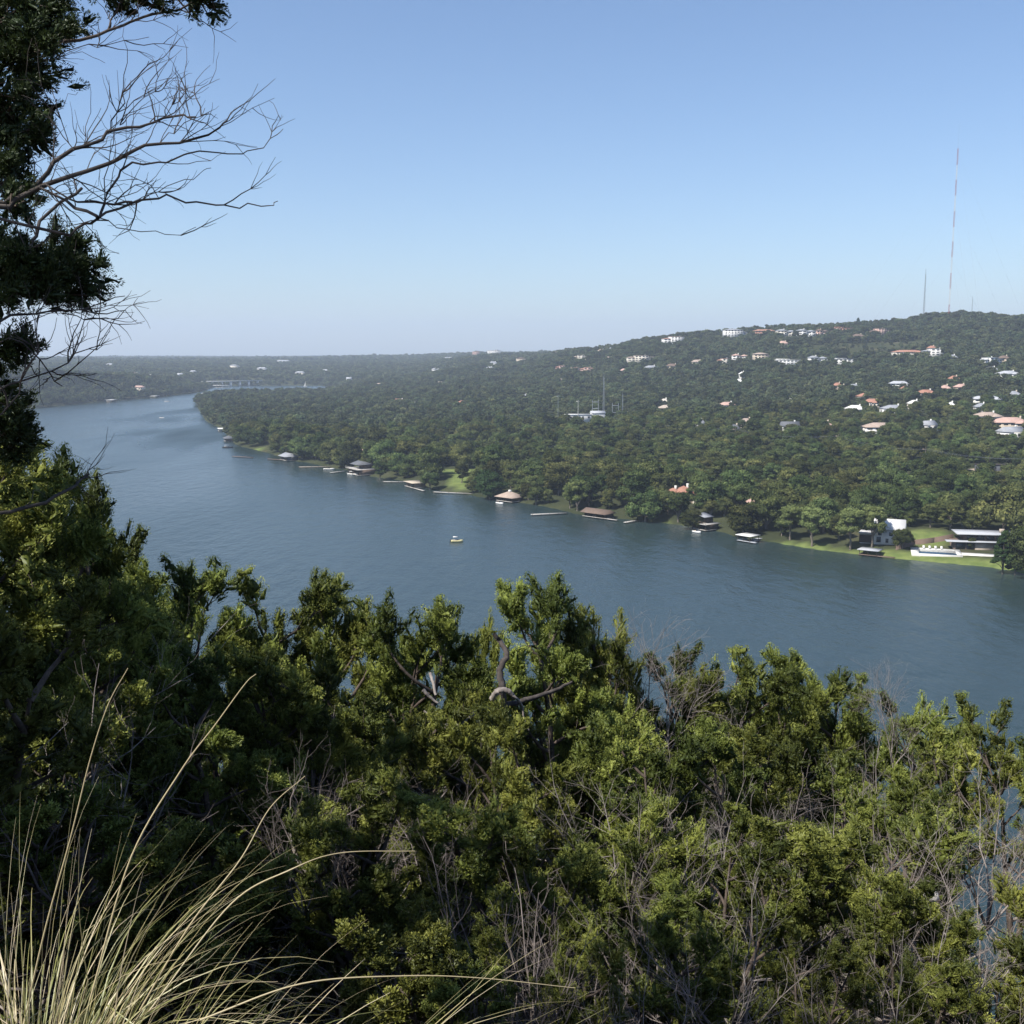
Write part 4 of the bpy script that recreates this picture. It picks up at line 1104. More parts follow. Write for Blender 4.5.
# labels: ordinal in the waterside row from the nearest landmark; deeper trees name the boathouse they stand behind
front = [k for k in pick if SDN[k] < 9]
front.sort(key=lambda k: PXN[k]); rows = {}
ORD = ['first', 'second', 'third', 'fourth', 'fifth', 'sixth', 'seventh', 'eighth', 'ninth', 'tenth', 'eleventh', 'twelfth', 'thirteenth', 'fourteenth']
lab_of = {}
for mi_, (mp_, mn) in enumerate(tree_mark):
    mine = [k for k in front if min(tree_mark, key=lambda t: abs(t[0] - PXN[k]))[0] == mp_]
    for sgn, wd in ((1, 'right'), (-1, 'left')):
        s_ = sorted([k for k in mine if (PXN[k] - mp_) * sgn >= 0], key=lambda k: abs(PXN[k] - mp_))
        for i, k in enumerate(s_): lab_of[k] = f'{ORD[min(i, 13)]} waterside tree {wd} of {mn}'
hues = ['dark green', 'mid green', 'olive green']
for k in pick:
    k = int(k)
    if k not in lab_of:
        mn = min(tree_mark, key=lambda t: abs(t[0] - PXN[k]))[1]
        band = 'just behind the waterside trees' if SDN[k] < 22 else ('in the middle rows of woods' if SDN[k] < 45 else 'deep in the woods')
        sz = 'tall broad' if SN[k] > 1.6 else ('middle-sized' if SN[k] > 1.2 else 'small rounded')
        sdw = 'right' if PXN[k] >= min(tree_mark, key=lambda t: abs(t[0] - PXN[k]))[0] else 'left'
        lab_of[k] = f'{sz} green tree {band}, {sdw} of {mn}'
    far_tree(NEAR[kinds[k]], XN[k], YN[k], ZN[k], SN[k], rnd.uniform(0, 6), lab_of[k], 'trees along the far shore')

# ---- the rest of the woods: stuff
MID = [proto(200 + i, [5.0, 5.6, 4.4, 6.2][i], .6, [8.5, 7.8, 9, 8][i], 16, 1500, 1.0, M['wood_far']) for i in range(4)]
FARP = [proto(220 + i, [6.2, 7.0, 5.6][i], -.5, [6.5, 6, 7][i], 12, 420, 2.0, M['wood_far']) for i in range(3)]


def woods(name, protos, XYZS, label):
    col = bpy.data.collections.new(name + '_source')
    for i, (cm, tmh) in enumerate(protos):
        # crown and trunk merged to one instanced mesh
        o = bpy.data.objects.new(f'woodland_tree_source{i:02d}', cm); col.objects.link(o)
    X, Y, Z, S = XYZS; n = len(X)
    me = bpy.data.meshes.new(name); me.vertices.add(n)
    me.vertices.foreach_set('co', np.stack([X, Y, Z], -1).astype(np.float32).ravel())
    for nm, tp, val in (('pick', 'INT', npr.integers(0, len(protos), n).astype(np.int32)), ('size', 'FLOAT', S.astype(np.float32)), ('turn', 'FLOAT', npr.uniform(0, 2 * PI, n).astype(np.float32))):
        a = me.attributes.new(nm, tp, 'POINT'); a.data.foreach_set('value', val)
    me.update(); ob = put(name, me)
    ng = bpy.data.node_groups.new(name, 'GeometryNodeTree')
    ng.interface.new_socket('Geometry', in_out='INPUT', socket_type='NodeSocketGeometry')
    ng.interface.new_socket('Geometry', in_out='OUTPUT', socket_type='NodeSocketGeometry')
    N = ng.nodes.new
    gi = N('NodeGroupInput'); go = N('NodeGroupOutput'); ip = N('GeometryNodeInstanceOnPoints'); ci = N('GeometryNodeCollectionInfo')
    ci.inputs['Collection'].default_value = col; ci.inputs['Separate Children'].default_value = True; ci.inputs['Reset Children'].default_value = True
    ip.inputs['Pick Instance'].default_value = True

    def att(nm, tp):
        a = N('GeometryNodeInputNamedAttribute'); a.data_type = tp; a.inputs[0].default_value = nm; return a.outputs[0]
    lk = ng.links.new
    lk(gi.outputs[0], ip.inputs['Points']); lk(ci.outputs[0], ip.inputs['Instance']); lk(att('pick', 'INT'), ip.inputs['Instance Index'])
    cx = N('ShaderNodeCombineXYZ'); lk(att('turn', 'FLOAT'), cx.inputs[2]); er = N('FunctionNodeEulerToRotation'); lk(cx.outputs[0], er.inputs[0])
    lk(er.outputs[0], ip.inputs['Rotation']); lk(att('size', 'FLOAT'), ip.inputs['Scale']); lk(ip.outputs[0], go.inputs[0])
    md = ob.modifiers.new('woods', 'NODES'); md.node_group = ng
    return tag(ob, label, 'woods', kind='stuff')


rest = ~isn
woods('near_woods', NEAR, (XN[rest], YN[rest], ZN[rest] - .3, SN[rest]), 'green woods behind the shore trees')
a = scatter(1150, 2700, 11.0, .75, 1.65)
bare = np.hypot((a[0] - hit(865, 346, 4)[0]) / 90, (a[1] - hit(865, 346, 4)[1]) / 90)
kk = (bare > 1) | (npr.uniform(size=len(a[0])) < .35); a = tuple(q[kk] for q in a); a[3][bare[kk] < 1] *= .5
woods('hill_woods', MID, a, 'dense woods over the hills')
a1 = scatter(2700, 4800, 15, .8, 1.5, -160, 1190); a2 = scatter(4800, 9500, 30, 1.2, 2.4, -120, 1150)
woods('distant_woods', FARP, tuple(np.concatenate(q) for q in zip(a1, a2)), 'hazy distant woods up to the horizon')
print('trees', near_things, rest.sum(), len(a[0]), len(a1[0]), len(a2[0]))
# dark pointed cedar on the crest
q = hit(858, 325, 6); o = empty('cedar_tree', (q[0], q[1], q[2]), 0, 'dark pointed cedar standing above the crest beside the terracotta block', 'tree'); o.scale = (1.6,) * 3
put('crown', DARK[1][0], o); put('trunk', DARK[1][1], o)
# ---------------------------------------------------------------- junipers of the near slope
def plumes(mb, P_, A_, L_, W_, T_, g, per=55, ll=.05, lw=.012, core=.42):
    P_ = np.array(P_); A_ = unit(np.array(A_)); L_ = np.array(L_); W_ = np.array(W_); T_ = np.array(T_)
    n = len(P_); U_ = unit(np.cross(A_, g.normal(size=(n, 3)))); V_ = np.cross(A_, U_)
    rg = [(.0, .2), (.25, 1.), (.55, .8), (.85, .05)]; an = [0, 2.1, 4.2]
    cv = np.stack([P_ + A_ * (L_ * t)[:, None] + (U_ * math.cos(a) + V_ * math.sin(a)) * (W_ * r * core)[:, None] for t, r in rg for a in an], 1)
    cf = np.array([(i * 3 + j, i * 3 + (j + 1) % 3, i * 3 + 3 + (j + 1) % 3, i * 3 + 3 + j) for i in range(3) for j in range(3)])
    cv = cv + g.normal(size=cv.shape) * (W_ * .2)[:, None, None]
    mb.add(cv.reshape(-1, 3), (np.arange(n)[:, None, None] * 12 + cf[None]).reshape(-1, 4), np.repeat(np.clip(T_ - .2, 0, 1), 12))
    k = np.repeat(np.arange(n), per); m = len(k)
    t = g.uniform(0, 1, m) ** .85
    a = A_[k]; u = unit(np.cross(a, g.normal(size=(m, 3))))
    prof = W_[k] * (np.sin(PI * (.12 + .84 * t)) ** .8) * np.sqrt(g.uniform(.3, 1, m))
    c = P_[k] + a * (L_[k] * t)[:, None] + u * prof[:, None]
    d = unit(a * g.uniform(.5, 1.3, (m, 1)) + u * .75 + g.normal(size=(m, 3)) * .25 + np.array([0, 0, .25]))
    kites(mb, c, d, ll * g.uniform(.6, 1.25, m), lw * g.uniform(.7, 1.3, m), np.clip(T_[k] + (t - .5) * .35 + g.normal(size=m) * .1, 0, 1), g)


def wander(p, d, ln, n, g, wig=.16, up=.0, grav=0.0):
    pts = [np.array(p, float)]; d = unit(np.array(d, float)); s = ln / n
    for i in range(n):
        d = unit(d + g.normal(size=3) * wig + np.array([0, 0, up - grav]))
        pts.append(pts[-1] + d * s)
    return np.array(pts)


def twiggy(mb, pts, g, r, depth, dens=1.0, spread=.9, up=.05):
    """bare side twigs on a branch"""
    ln = np.linalg.norm(np.diff(pts, axis=0), axis=1).sum(); n = max(2, int(ln * 5 * dens) if depth > 1 else int(ln * 7 * dens))
    for _ in range(n):
        t = g.uniform(.15, 1); i = min(int(t * (len(pts) - 1)), len(pts) - 2); f = t * (len(pts) - 1) - i
        p = pts[i] * (1 - f) + pts[i + 1] * f; d = unit(pts[i + 1] - pts[i])
        q = wander(p, d + unit(g.normal(size=3)) * spread, ln * g.uniform(.22, .5) * (1.15 - .5 * t), 5, g, .2, up)
        rr = r * (1 - .7 * t) * .55
        mb.tube(q, np.linspace(rr, max(.0012, rr * .3), 6), 3 if depth < 2 else 4)
        if depth > 1: twiggy(mb, q, g, rr, depth - 1, dens, spread, up)


def juniper(seed, H, R, nst=2, per=50, dead=.55, nL1=15, ll=.024, lw=.0085, tlo=.15, sparse=1.0):
    g = np.random.default_rng(seed); W = MB(); Lf = MB(); D = MB(); PP, AA, LL, WW, TT = [], [], [], [], []

    def plume(p, a, s=1.0, t=.5):
        PP.append(p); AA.append(a); LL.append(g.uniform(.11, .23) * s); WW.append(g.uniform(.045, .075) * s); TT.append(t)
    for s in range(nst):
        az = g.uniform(0, 2 * PI); lean = g.uniform(.1, .42)
        st = wander((0, 0, -.6), (math.cos(az) * lean, math.sin(az) * lean, 1), H * g.uniform(.88, 1.0) + .5, 11, g, .13, .10)
        st[:, :2] *= min(1, R * .38 / (np.abs(st[:, :2]).max() + 1e-6)) if np.abs(st[:, :2]).max() > R * .38 else 1
        f_ = (H * g.uniform(.93, 1.0)) / st[-1, 2]; st[:, 2] *= f_
        rad = np.linspace(.035 * R + .03, .012, 12)
        W.tube(st, rad, 7)
        for i in range(nL1):
            t = tlo + (1 - tlo) * (i + g.uniform(0, .9)) / nL1; j = min(int(t * 11), 10); p = st[j] + (st[j + 1] - st[j]) * (t * 11 - j)
            a = i * 2.4 + s * 1.3 + g.normal() * .4; el = g.uniform(.1, .55) + t * .5
            ln = R * (1.02 - .52 * t) * g.uniform(.6, 1.08)
            isdead = t < .6 and g.uniform() < dead * (1.1 - t)
            b = wander(p, (math.cos(a), math.sin(a), el), ln, 7, g, .17, .03 if isdead else .13)
            r0 = .014 + .012 * ln
            if isdead:
                D.tube(b, np.linspace(r0, .004, 8), 5); twiggy(D, b, g, r0, 2, .75); continue
            W.tube(b, np.linspace(r0, .005, 8), 5)
            bt = g.uniform(.2, .8)
            n2 = max(3, int(ln * 7.5 * sparse))
            for k in range(n2):
                u = .38 + .62 * (k + g.uniform(0, 1)) / n2; jj = min(int(u * 7), 6); p2 = b[jj] + (b[jj + 1] - b[jj]) * (u * 7 - jj)
                d = unit(unit(b[jj + 1] - b[jj]) + unit(g.normal(size=3)) * .8 + np.array([0, 0, .25]))
                l2 = g.uniform(.2, .48) * (1.1 - .35 * u)
                c = wander(p2, d, l2, 4, g, .2, .14); W.tube(c, np.linspace(.007, .002, 5), 3)
                t2 = np.clip(bt + g.normal() * .15, 0, 1)
                for v in (1, 2, 2, 3, 3, 4, 4, 4):
                    ax = unit(c[v] - c[v - 1]) + g.normal(size=3) * .6 + np.array([0, 0, .35])
                    plume(c[v] - unit(ax) * .03 + g.normal(size=3) * .035, ax, 1.0, np.clip(t2 + g.normal() * .12, 0, 1))
            for v in (6, 7): plume(b[v], unit(b[v] - b[v - 1]) + np.array([0, 0, .4]), 1.15, bt)
        for v in range(8, 12): plume(st[v], (g.normal() * .2, g.normal() * .2, 1), 1.2, .6); plume(st[v], (g.normal(), g.normal(), .9), 1.0, .6)
    # dead inner twigs
    for i in range(int(7 * R)):
        p = st[g.integers(2, 9)]
        q = wander(p, (g.normal(), g.normal(), .35), R * g.uniform(.5, 1.2), 6, g, .22, 0); D.tube(q, np.linspace(.011, .003, 7), 4); twiggy(D, q, g, .009, 2, .8)
    plumes(Lf, PP, AA, LL, WW, TT, g, per, ll, lw)
    q = H / max(a_[:, 2].max() for a_ in Lf.V)
    for mb_ in (Lf, W, D):
        for a_ in mb_.V: a_ *= np.array([1, 1, q])
    av = np.concatenate(Lf.V); tp = av[np.argmax(av[:, 2])]
    return (Lf.build('crown', M['juniper'], mesh_only=True), W.build('trunk', M['bark'], mesh_only=True), D.build('dead_branches', M['bark_grey' if seed % 2 else 'bark_dead'], mesh_only=True), tp)


JV = [juniper(301, 5.0, 1.9, 2, 96, .6, 18), juniper(302, 5.0, 1.7, 3, 92, .55, 14), juniper(303, 5.0, 2.1, 2, 92, 1.0, 18),
      juniper(304, 4.0, 1.5, 2, 100, .5, 16, .021, .0078), juniper(305, 4.0, 1.9, 3, 92, 1.0, 14, .021, .0078), juniper(307, 5.0, 1.8, 2, 76, 1.3, 17, sparse=.6)]
JH = [5, 5, 5, 4, 4, 5]
BACK = [juniper(310, 5.0, 2.2, 2, 24, .3, 15, .06, .024), juniper(312, 5.0, 2.0, 3, 24, .3, 12, .06, .024)]


def jtree(pr, h0, x, y, ztop, label, wide=1.0, rz=None, zb=None, group='junipers on the slope below the lookout', m=None, cat='tree'):
    zb = float(slope(x, y)) - .1 if zb is None else zb
    s = max(.35, (ztop - zb) / h0); w = wide * min(s, 1.15 + .15 * s)
    rz = rnd.uniform(0, 6) if rz is None else rz; tx, ty = rot2(0, 0, pr[3][0] * w, pr[3][1] * w, rz)
    o = empty('juniper_tree', (x - tx * .9, y - ty * .5, zb), rz, label, cat, group)
    o.scale = (w, w, s)
    for nm, me in zip(('crown', 'trunk', 'dead_branches'), pr[:3]): put(nm, me, o)
    return o


J = [  # px, py of the top, distance, variant, width, label
 (-18, 415, 11, 0, 1.1, 'juniper mostly cut off by the left edge under the dark boughs'),
 (20, 446, 12, 3, 1.3, 'low bright juniper tucked below the dark overhanging boughs'),
 (42, 436, 12, 0, .85, 'juniper at the far left rising behind the dark overhanging boughs'),
 (78, 462, 13, 0, .7, 'juniper with bright tips forming the left shoulder against the water'),
 (108, 494, 14, 3, .75, 'small juniper on the falling left skyline below the shoulder tree'),
 (150, 516, 15.5, 5, .8, 'thin twiggy juniper with sparse grey-green top against the water at left'),
 (160, 552, 14, 2, .8, 'juniper mixed with grey twigs under the thin twiggy one'),
 (40, 560, 9, 4, 1.1, 'greyish juniper full of dead twigs at the left edge'),
 (205, 556, 17, 1, .9, 'dark-topped juniper where the left skyline levels out'),
 (255, 566, 17, 0, .9, 'juniper with bright yellow-green spires right of the dark-topped one'),
 (310, 578, 18, 3, 1.1, 'juniper with a row of pointed tips on the skyline left of centre'),
 (355, 590, 17, 4, .9, 'juniper with bare purple twigs below its thin pointed top'),
 (388, 586, 16, 2, .9, 'juniper leaning right with a ragged top left of the water gap'),
 (432, 622, 18, 3, .7, 'low juniper tip just left of the water gap'),
 (488, 606, 18.5, 3, .55, 'narrow spire juniper left beside the tallest central juniper'),
 (530, 572, 17, 0, 1.0, 'tallest central juniper standing out against the lake'),
 (575, 604, 18, 1, .75, 'juniper with fine tips filling the right side of the tallest central one'),
 (618, 616, 19, 3, .8, 'pointed juniper on the skyline right of the tallest central one'),
 (655, 648, 19, 5, .9, 'juniper with white bare twigs poking above its crown'),
 (700, 636, 20, 2, .95, 'juniper with a bright rounded top right of the white bare twigs'),
 (750, 652, 20, 0, .9, 'full green juniper on the skyline right of centre'),
 (795, 646, 21, 1, 1.0, 'broad full juniper topping the right half of the skyline'),
 (845, 664, 21, 0, .9, 'rounded juniper where the right skyline begins to fall'),
 (890, 690, 20, 5, .8, 'juniper with grey bare crown twigs on the falling right skyline'),
 (922, 692, 19, 3, 1.0, 'juniper with clustered bright tips near the right skyline end'),
 (975, 700, 17, 5, .8, 'sparse open juniper through which the lake shows at the right'),
 (1004, 698, 18, 5, .9, 'thin open juniper touching the right edge with its top against the lake'),
 (1036, 745, 15, 5, .9, 'open juniper half cut off by the right edge above the silver shrubs'),
 (80, 640, 11, 1, 1.0, 'shaded juniper in the left half below the shoulder trees'),
 (180, 650, 12, 0, 1.1, 'deeply shaded juniper in the dark hollow at left'),
 (280, 640, 13, 1, 1.0, 'juniper half in shade right of the dark hollow'),
 (360, 690, 13, 2, 1.0, 'juniper with tangled bare twigs under the water gap'),
 (440, 700, 14, 4, .9, 'juniper with pale bent limb in the centre'),
 (520, 700, 13, 0, .9, 'bright green juniper below the tallest central one'),
 (600, 720, 13, 1, 1.0, 'fine-leaved juniper filling the centre right of the pale limb'),
 (680, 720, 13.5, 2, 1.0, 'juniper with purple-grey dead twigs in the right centre'),
 (770, 735, 14, 2, 1.1, 'juniper with a fan of long dead branches right of centre'),
 (860, 760, 14, 4, 1.1, 'juniper with black forked trunk and dead branches at right'),
 (935, 770, 14, 5, .9, 'open juniper with silver branches near the right edge'),
 (330, 790, 10, 4, 1.0, 'shaded shrubby juniper with dead twigs behind the arching grass'),
 (430, 800, 10, 3, 1.1, 'dark low juniper right of the arching grass'),
 (540, 820, 10, 2, 1.0, 'juniper with dead brown inner twigs at the bottom centre'),
 (640, 800, 10.5, 1, .9, 'juniper above the bottom centre with sunlit side sprays'),
 (740, 815, 10, 0, 1.0, 'yellow-green juniper with airy crown in the lower right'),
 (812, 825, 9.5, 3, 1.2, 'brightest yellow-green juniper tuft in the lower right'),
 (905, 870, 9, 1, 1.0, 'sunlit juniper in front of the pale rock at right'),
 (1010, 880, 8.5, 3, 1.1, 'bright juniper cut by the right edge of the picture'),
 (480, 900, 8, 4, .9, 'dark juniper at the bottom edge right of the grass tips'),
 (590, 920, 8, 3, 1.0, 'half-shaded juniper at the bottom edge, centre'),
 (700, 900, 8, 4, 1.0, 'twiggy juniper at the bottom edge right of centre'),
 (800, 930, 7.5, 0, .9, 'low leafy juniper at the bottom edge in the lower right'),
 (950, 950, 7.5, 1, 1.0, 'juniper filling the bottom right corner')]
for px, py, yy_, v, wd, lb in J:
    q = at_depth(px, py, yy_); jtree(JV[v], JH[v], q[0], q[1], q[2], lb, wd)
# trees lower on the slope, seen through the gaps
Bk = [(215, 640, 26), (300, 650, 28), (380, 680, 30), (575, 690, 27), (640, 700, 27), (700, 700, 30), (770, 710, 28), (840, 730, 30), (900, 790, 28), (120, 620, 24), (510, 730, 24), (440, 750, 22), (320, 720, 20), (600, 770, 20), (690, 780, 20), (780, 790, 20), (860, 830, 19), (560, 860, 14), (660, 880, 14), (760, 880, 14), (850, 900, 13.5), (940, 880, 16), (400, 860, 13), (250, 760, 14), (130, 740, 12), (1010, 960, 11), (60, 770, 8.2), (170, 800, 8.4), (270, 850, 8.0), (370, 900, 7.8), (450, 960, 7.4), (90, 700, 10)]
BL = ['far left', 'left', 'left centre', 'centre', 'right centre', 'right', 'far right']
seenb = {}
for i, (px, py, yy_) in enumerate(Bk):
    q = at_depth(px, py, yy_)
    key = BL[min(6, int(px / 147))] + (' lower' if py > 740 else ' upper'); seenb[key] = seenb.get(key, 0) + 1
    jtree(BACK[i % 2], 5, q[0], q[1], q[2], f'{ORD[seenb[key] - 1]} dark juniper seen through gaps in the {key} slope woods', 1.1, group='junipers glimpsed between the nearer ones')
# overhead tree beside the viewer that shades the left side
jtree(JV[2], 5, -5.9, 2.9, 92.6, 'tall juniper beside the lookout whose shade falls on the left boughs', 1.25)
jtree(BACK[0], 5, -9.6, 8.2, 93.2, 'tall juniper left of the overhanging one', 1.35)
jtree(BACK[1], 5, -8.2, 5.4, 93.4, 'second tall juniper left of the overhanging one', 1.1)

# ---- the juniper that hangs into the picture from the left
o = empty('overhanging_juniper', (-3.4, 4.6, float(slope(-3.4, 4.6))), 0, 'big dark juniper reaching in from the left with bare grey boughs against the sky', 'tree')
org = np.array(o.location); g = np.random.default_rng(77)
W = MB(); D = MB(); Lf = MB(); PP, AA, LL, WW, TT = [], [], [], [], []
trunk = np.array([(-3.4, 4.6, org[2] - .4), (-3.3, 4.7, org[2] + 1.2), (-3.5, 4.8, org[2] + 2.6), (-3.2, 4.9, org[2] + 4.2), (-3.5, 5.0, org[2] + 6.0), (-3.3, 4.9, org[2] + 7.6)])
W.tube(trunk - org, [.17, .15, .13, .11, .08, .04], 9)


def limb(pts, Y0, Y1, r0, r1, mb, root=True, twigs=1, dens=1.0):
    n = len(pts); q = [at_depth(px, py, Y0 + (Y1 - Y0) * i / (n - 1) + g.normal() * .02) for i, (px, py) in enumerate(pts)]
    if root:
        k = int(np.argmin([abs(t[2] - q[0][2] + .25) for t in trunk])); q = [trunk[k]] + [trunk[k] * .5 + q[0] * .5 + np.array([0, 0, .05])] + q
    q = np.array(q)
    # smooth
    s = [q[0]]
    for a, b_ in zip(q[:-1], q[1:]): s += [a * .67 + b_ * .33 + g.normal(size=3) * .006, a * .33 + b_ * .67 + g.normal(size=3) * .006]
    s.append(q[-1]); s = np.array(s) - org
    r0 *= .42; s[1:-1] += g.normal(size=s[1:-1].shape) * .0035; mb.tube(s, np.linspace(r0, r1, len(s)), 6)
    if twigs:
        s2 = s[len(s) // 3:] if root else s
        ln = np.linalg.norm(np.diff(s2, axis=0), axis=1).sum()
        for _ in range(int(ln * 17 * dens)):
            t = g.uniform(.05, 1); i = min(int(t * (len(s2) - 1)), len(s2) - 2); d = unit(s2[i + 1] - s2[i])
            out_ = unit(d * 1.0 + np.array([g.normal() * .45, g.normal() * .35, g.normal() * .55 + .22]))
            c = wander(s2[i], out_, g.uniform(.10, .42), 7, g, .2, .02)
            rr = g.uniform(.0022, .0042); mb.tube(c, np.linspace(rr, .0009, 8), 3)
            for _k in range(g.integers(1, 5)):
                j = g.integers(1, 6); e = wander(c[j], unit(c[j] - c[j - 1]) + g.normal(size=3) * .5, g.uniform(.05, .18), 4, g, .2, .02); mb.tube(e, np.linspace(.0018, .0007, 5), 3)
    return s


limb([(0, 205), (18, 193), (38, 182), (64, 155), (97, 141), (117, 129), (146, 125), (173, 116), (196, 117)], 4.9, 5.3, .034, .004, D)
limb([(0, 213), (23, 192), (59, 179), (97, 167), (126, 155), (152, 144), (188, 141), (217, 132), (227, 120)], 4.8, 5.0, .034, .003, D)
limb([(111, 129), (120, 108), (126, 88), (138, 73), (149, 61)], 5.2, 5.3, .008, .0015, D, False)
limb([(120, 125), (133, 108), (150, 95), (163, 84)], 5.2, 5.4, .006, .0012, D, False)
limb([(150, 122), (170, 108), (182, 96), (188, 85)], 5.2, 5.5, .006, .0012, D, False)
limb([(160, 143), (180, 128), (196, 118), (205, 108)], 5.0, 5.2, .005, .0012, D, False)
limb([(67, 237), (82, 228), (97, 217), (129, 202), (152, 196), (176, 198), (205, 205), (235, 207), (258, 208), (270, 206), (278, 201)], 4.6, 4.9, .018, .0016, D, True, 1, .25)
limb([(100, 217), (106, 200), (111, 182), (126, 164), (152, 163), (176, 158), (193, 152), (215, 152), (234, 154), (258, 149), (275, 138), (283, 129)], 4.7, 5.1, .014, .0014, D, False, 1, .3)
limb([(100, 218), (123, 229), (144, 231), (173, 236), (196, 227)], 4.7, 4.8, .006, .0012, D, False, 1, .4)
limb([(93, 222), (98, 238), (108, 250), (119, 253)], 4.7, 4.8, .003, .001, D, False, 0)
limb([(44, 183), (60, 196), (85, 202), (110, 203), (132, 202)], 4.8, 4.7, .009, .005, D, False, 1, .6)
limb([(38, 187), (60, 200), (82, 211), (98, 218)], 4.8, 4.6, .012, .008, D, False, 1, .6)
limb([(132, 202), (147, 193), (176, 185), (202, 174), (211, 168)], 4.8, 4.9, .005, .0012, D, False, 1, .4)
limb([(74, 150), (63, 126), (58, 108), (52, 88)], 5, 5.0, .006, .0012, D, False, 1, .6)
limb([(58, 108), (66, 97), (78, 92)], 5, 5.1, .003, .001, D, False, 0)
limb([(87, 141), (93, 122), (101, 108)], 5, 4.9, .004, .001, D, False, 0)
limb([(22, 262), (29, 250), (38, 228), (53, 211), (82, 188)], 4.6, 4.9, .022, .006, D, True, 1, .6)
limb([(0, 66), (25, 56), (53, 46), (88, 37), (117, 29), (138, 20), (164, 15), (188, 6), (218, -6)], 5.2, 5.6, .026, .004, W, True, 1, .7)
limb([(108, 30), (112, 14), (126, 2), (140, -12)], 5.4, 5.5, .01, .003, W, False, 1, .7)
limb([(44, 60), (76, 48), (111, 45), (149, 37)], 5.1, 5.3, .006, .0012, D, False, 1, .6)
limb([(67, 50), (88, 56), (105, 63)], 5.1, 5.2, .003, .001, D, False, 0)
limb([(0, 313), (19, 315), (62, 313), (94, 306), (125, 296)], 4.4, 4.8, .018, .0016, D, True, 1, .8)
limb([(62, 313), (100, 322), (120, 321), (137, 320)], 4.5, 4.7, .006, .001, D, False, 1, .5)
limb([(0, 330), (30, 350), (46, 366), (62, 386)], 4.4, 4.5, .012, .002, D, True, 1, .7)
limb([(0, 387), (31, 377), (62, 365), (82, 352), (103, 345)], 4.3, 4.6, .014, .0014, D, True, 1, .8)
limb([(0, 516), (34, 506), (69, 490), (80, 484), (89, 474)], 4.6, 5.2, .026, .005, D, True, 1, .5)
limb([(0, 420), (10, 400), (28, 372), (36, 345)], 4.3, 4.4, .012, .002, D, True, 1, .8)
blobs = [(15, 20, 44, 5.4, 34), (52, 8, 34, 5.5, 24), (28, 62, 32, 5.3, 20), (48, 40, 22, 5.2, 10), (14, 108, 30, 5.2, 18), (28, 130, 18, 5.1, 9), (8, 160, 26, 5.1, 12), (20, 205, 16, 4.9, 6), (5, 185, 20, 5, 8),
         (20, 268, 34, 4.7, 26), (62, 262, 30, 4.8, 18), (84, 268, 18, 4.8, 9), (48, 290, 26, 4.7, 13), (8, 300, 24, 4.6, 10), (74, 292, 16, 4.8, 7), (4, 346, 20, 4.5, 9), (20, 350, 12, 4.5, 4), (-4, 392, 20, 4.5, 9), (2, 430, 24, 4.6, 14), (18, 446, 17, 4.7, 7), (-30, 100, 70, 5.2, 30), (-30, 260, 52, 4.8, 24), (-32, 400, 36, 4.6, 12),
         (160, 2, 18, 5.5, 6), (186, -4, 20, 5.6, 8), (205, 0, 13, 5.6, 6), (135, -8, 16, 5.5, 6), (106, -8, 22, 5.5, 6)]
for bx, by, br, bY, nb in blobs:
    c0 = at_depth(bx, by, bY) - org; R_ = br / F * bY
    for _ in range(int(nb * .85)):
        e = c0 + unit(g.normal(size=3)) * R_ * g.uniform(.25, 1.0) ** .6 * np.array([1, 1.3, .85])
        s0 = c0 + np.array([-R_ * .7, 0, -R_ * .2]) * g.uniform(.2, 1)
        mid = (s0 + e) / 2 + g.normal(size=3) * .03
        W.tube([s0, mid, e], [.006, .004, .002], 3)
        for _k in range(6):
            f = g.uniform(.62, 1.05); p = s0 + (e - s0) * f
            PP.append(p + g.normal(size=3) * .02); AA.append(unit(e - s0) + g.normal(size=3) * .7 + np.array([.15, 0, .3])); LL.append(g.uniform(.05, .11)); WW.append(g.uniform(.02, .034)); TT.append(g.uniform(.1, .6))
plumes(Lf, PP, AA, LL, WW, TT, g, 80, .016, .0045, .4)
Lf.build('crown', M['juniper_shaded'], o); W.build('trunk', M['bark'], o); D.build('dead_branches', M['bark_shade'], o)

# ---- bare silver shrubs
def bare_shrub(seed, H, R, n=7, m='bark_grey'):
    g = np.random.default_rng(seed); W = MB()
    for i in range(n):
        a = i * 2.4 + g.normal() * .3; b = wander((0, 0, -.1), (math.cos(a) * R / H, math.sin(a) * R / H, 1), H * g.uniform(.7, 1.1), 8, g, .17, .02)
        W.tube(b, np.linspace(.013, .002, 9), 5); twiggy(W, b, g, .009, 2, 1.5, .9)
    return W.build('bare_shrub', M[m], mesh_only=True)


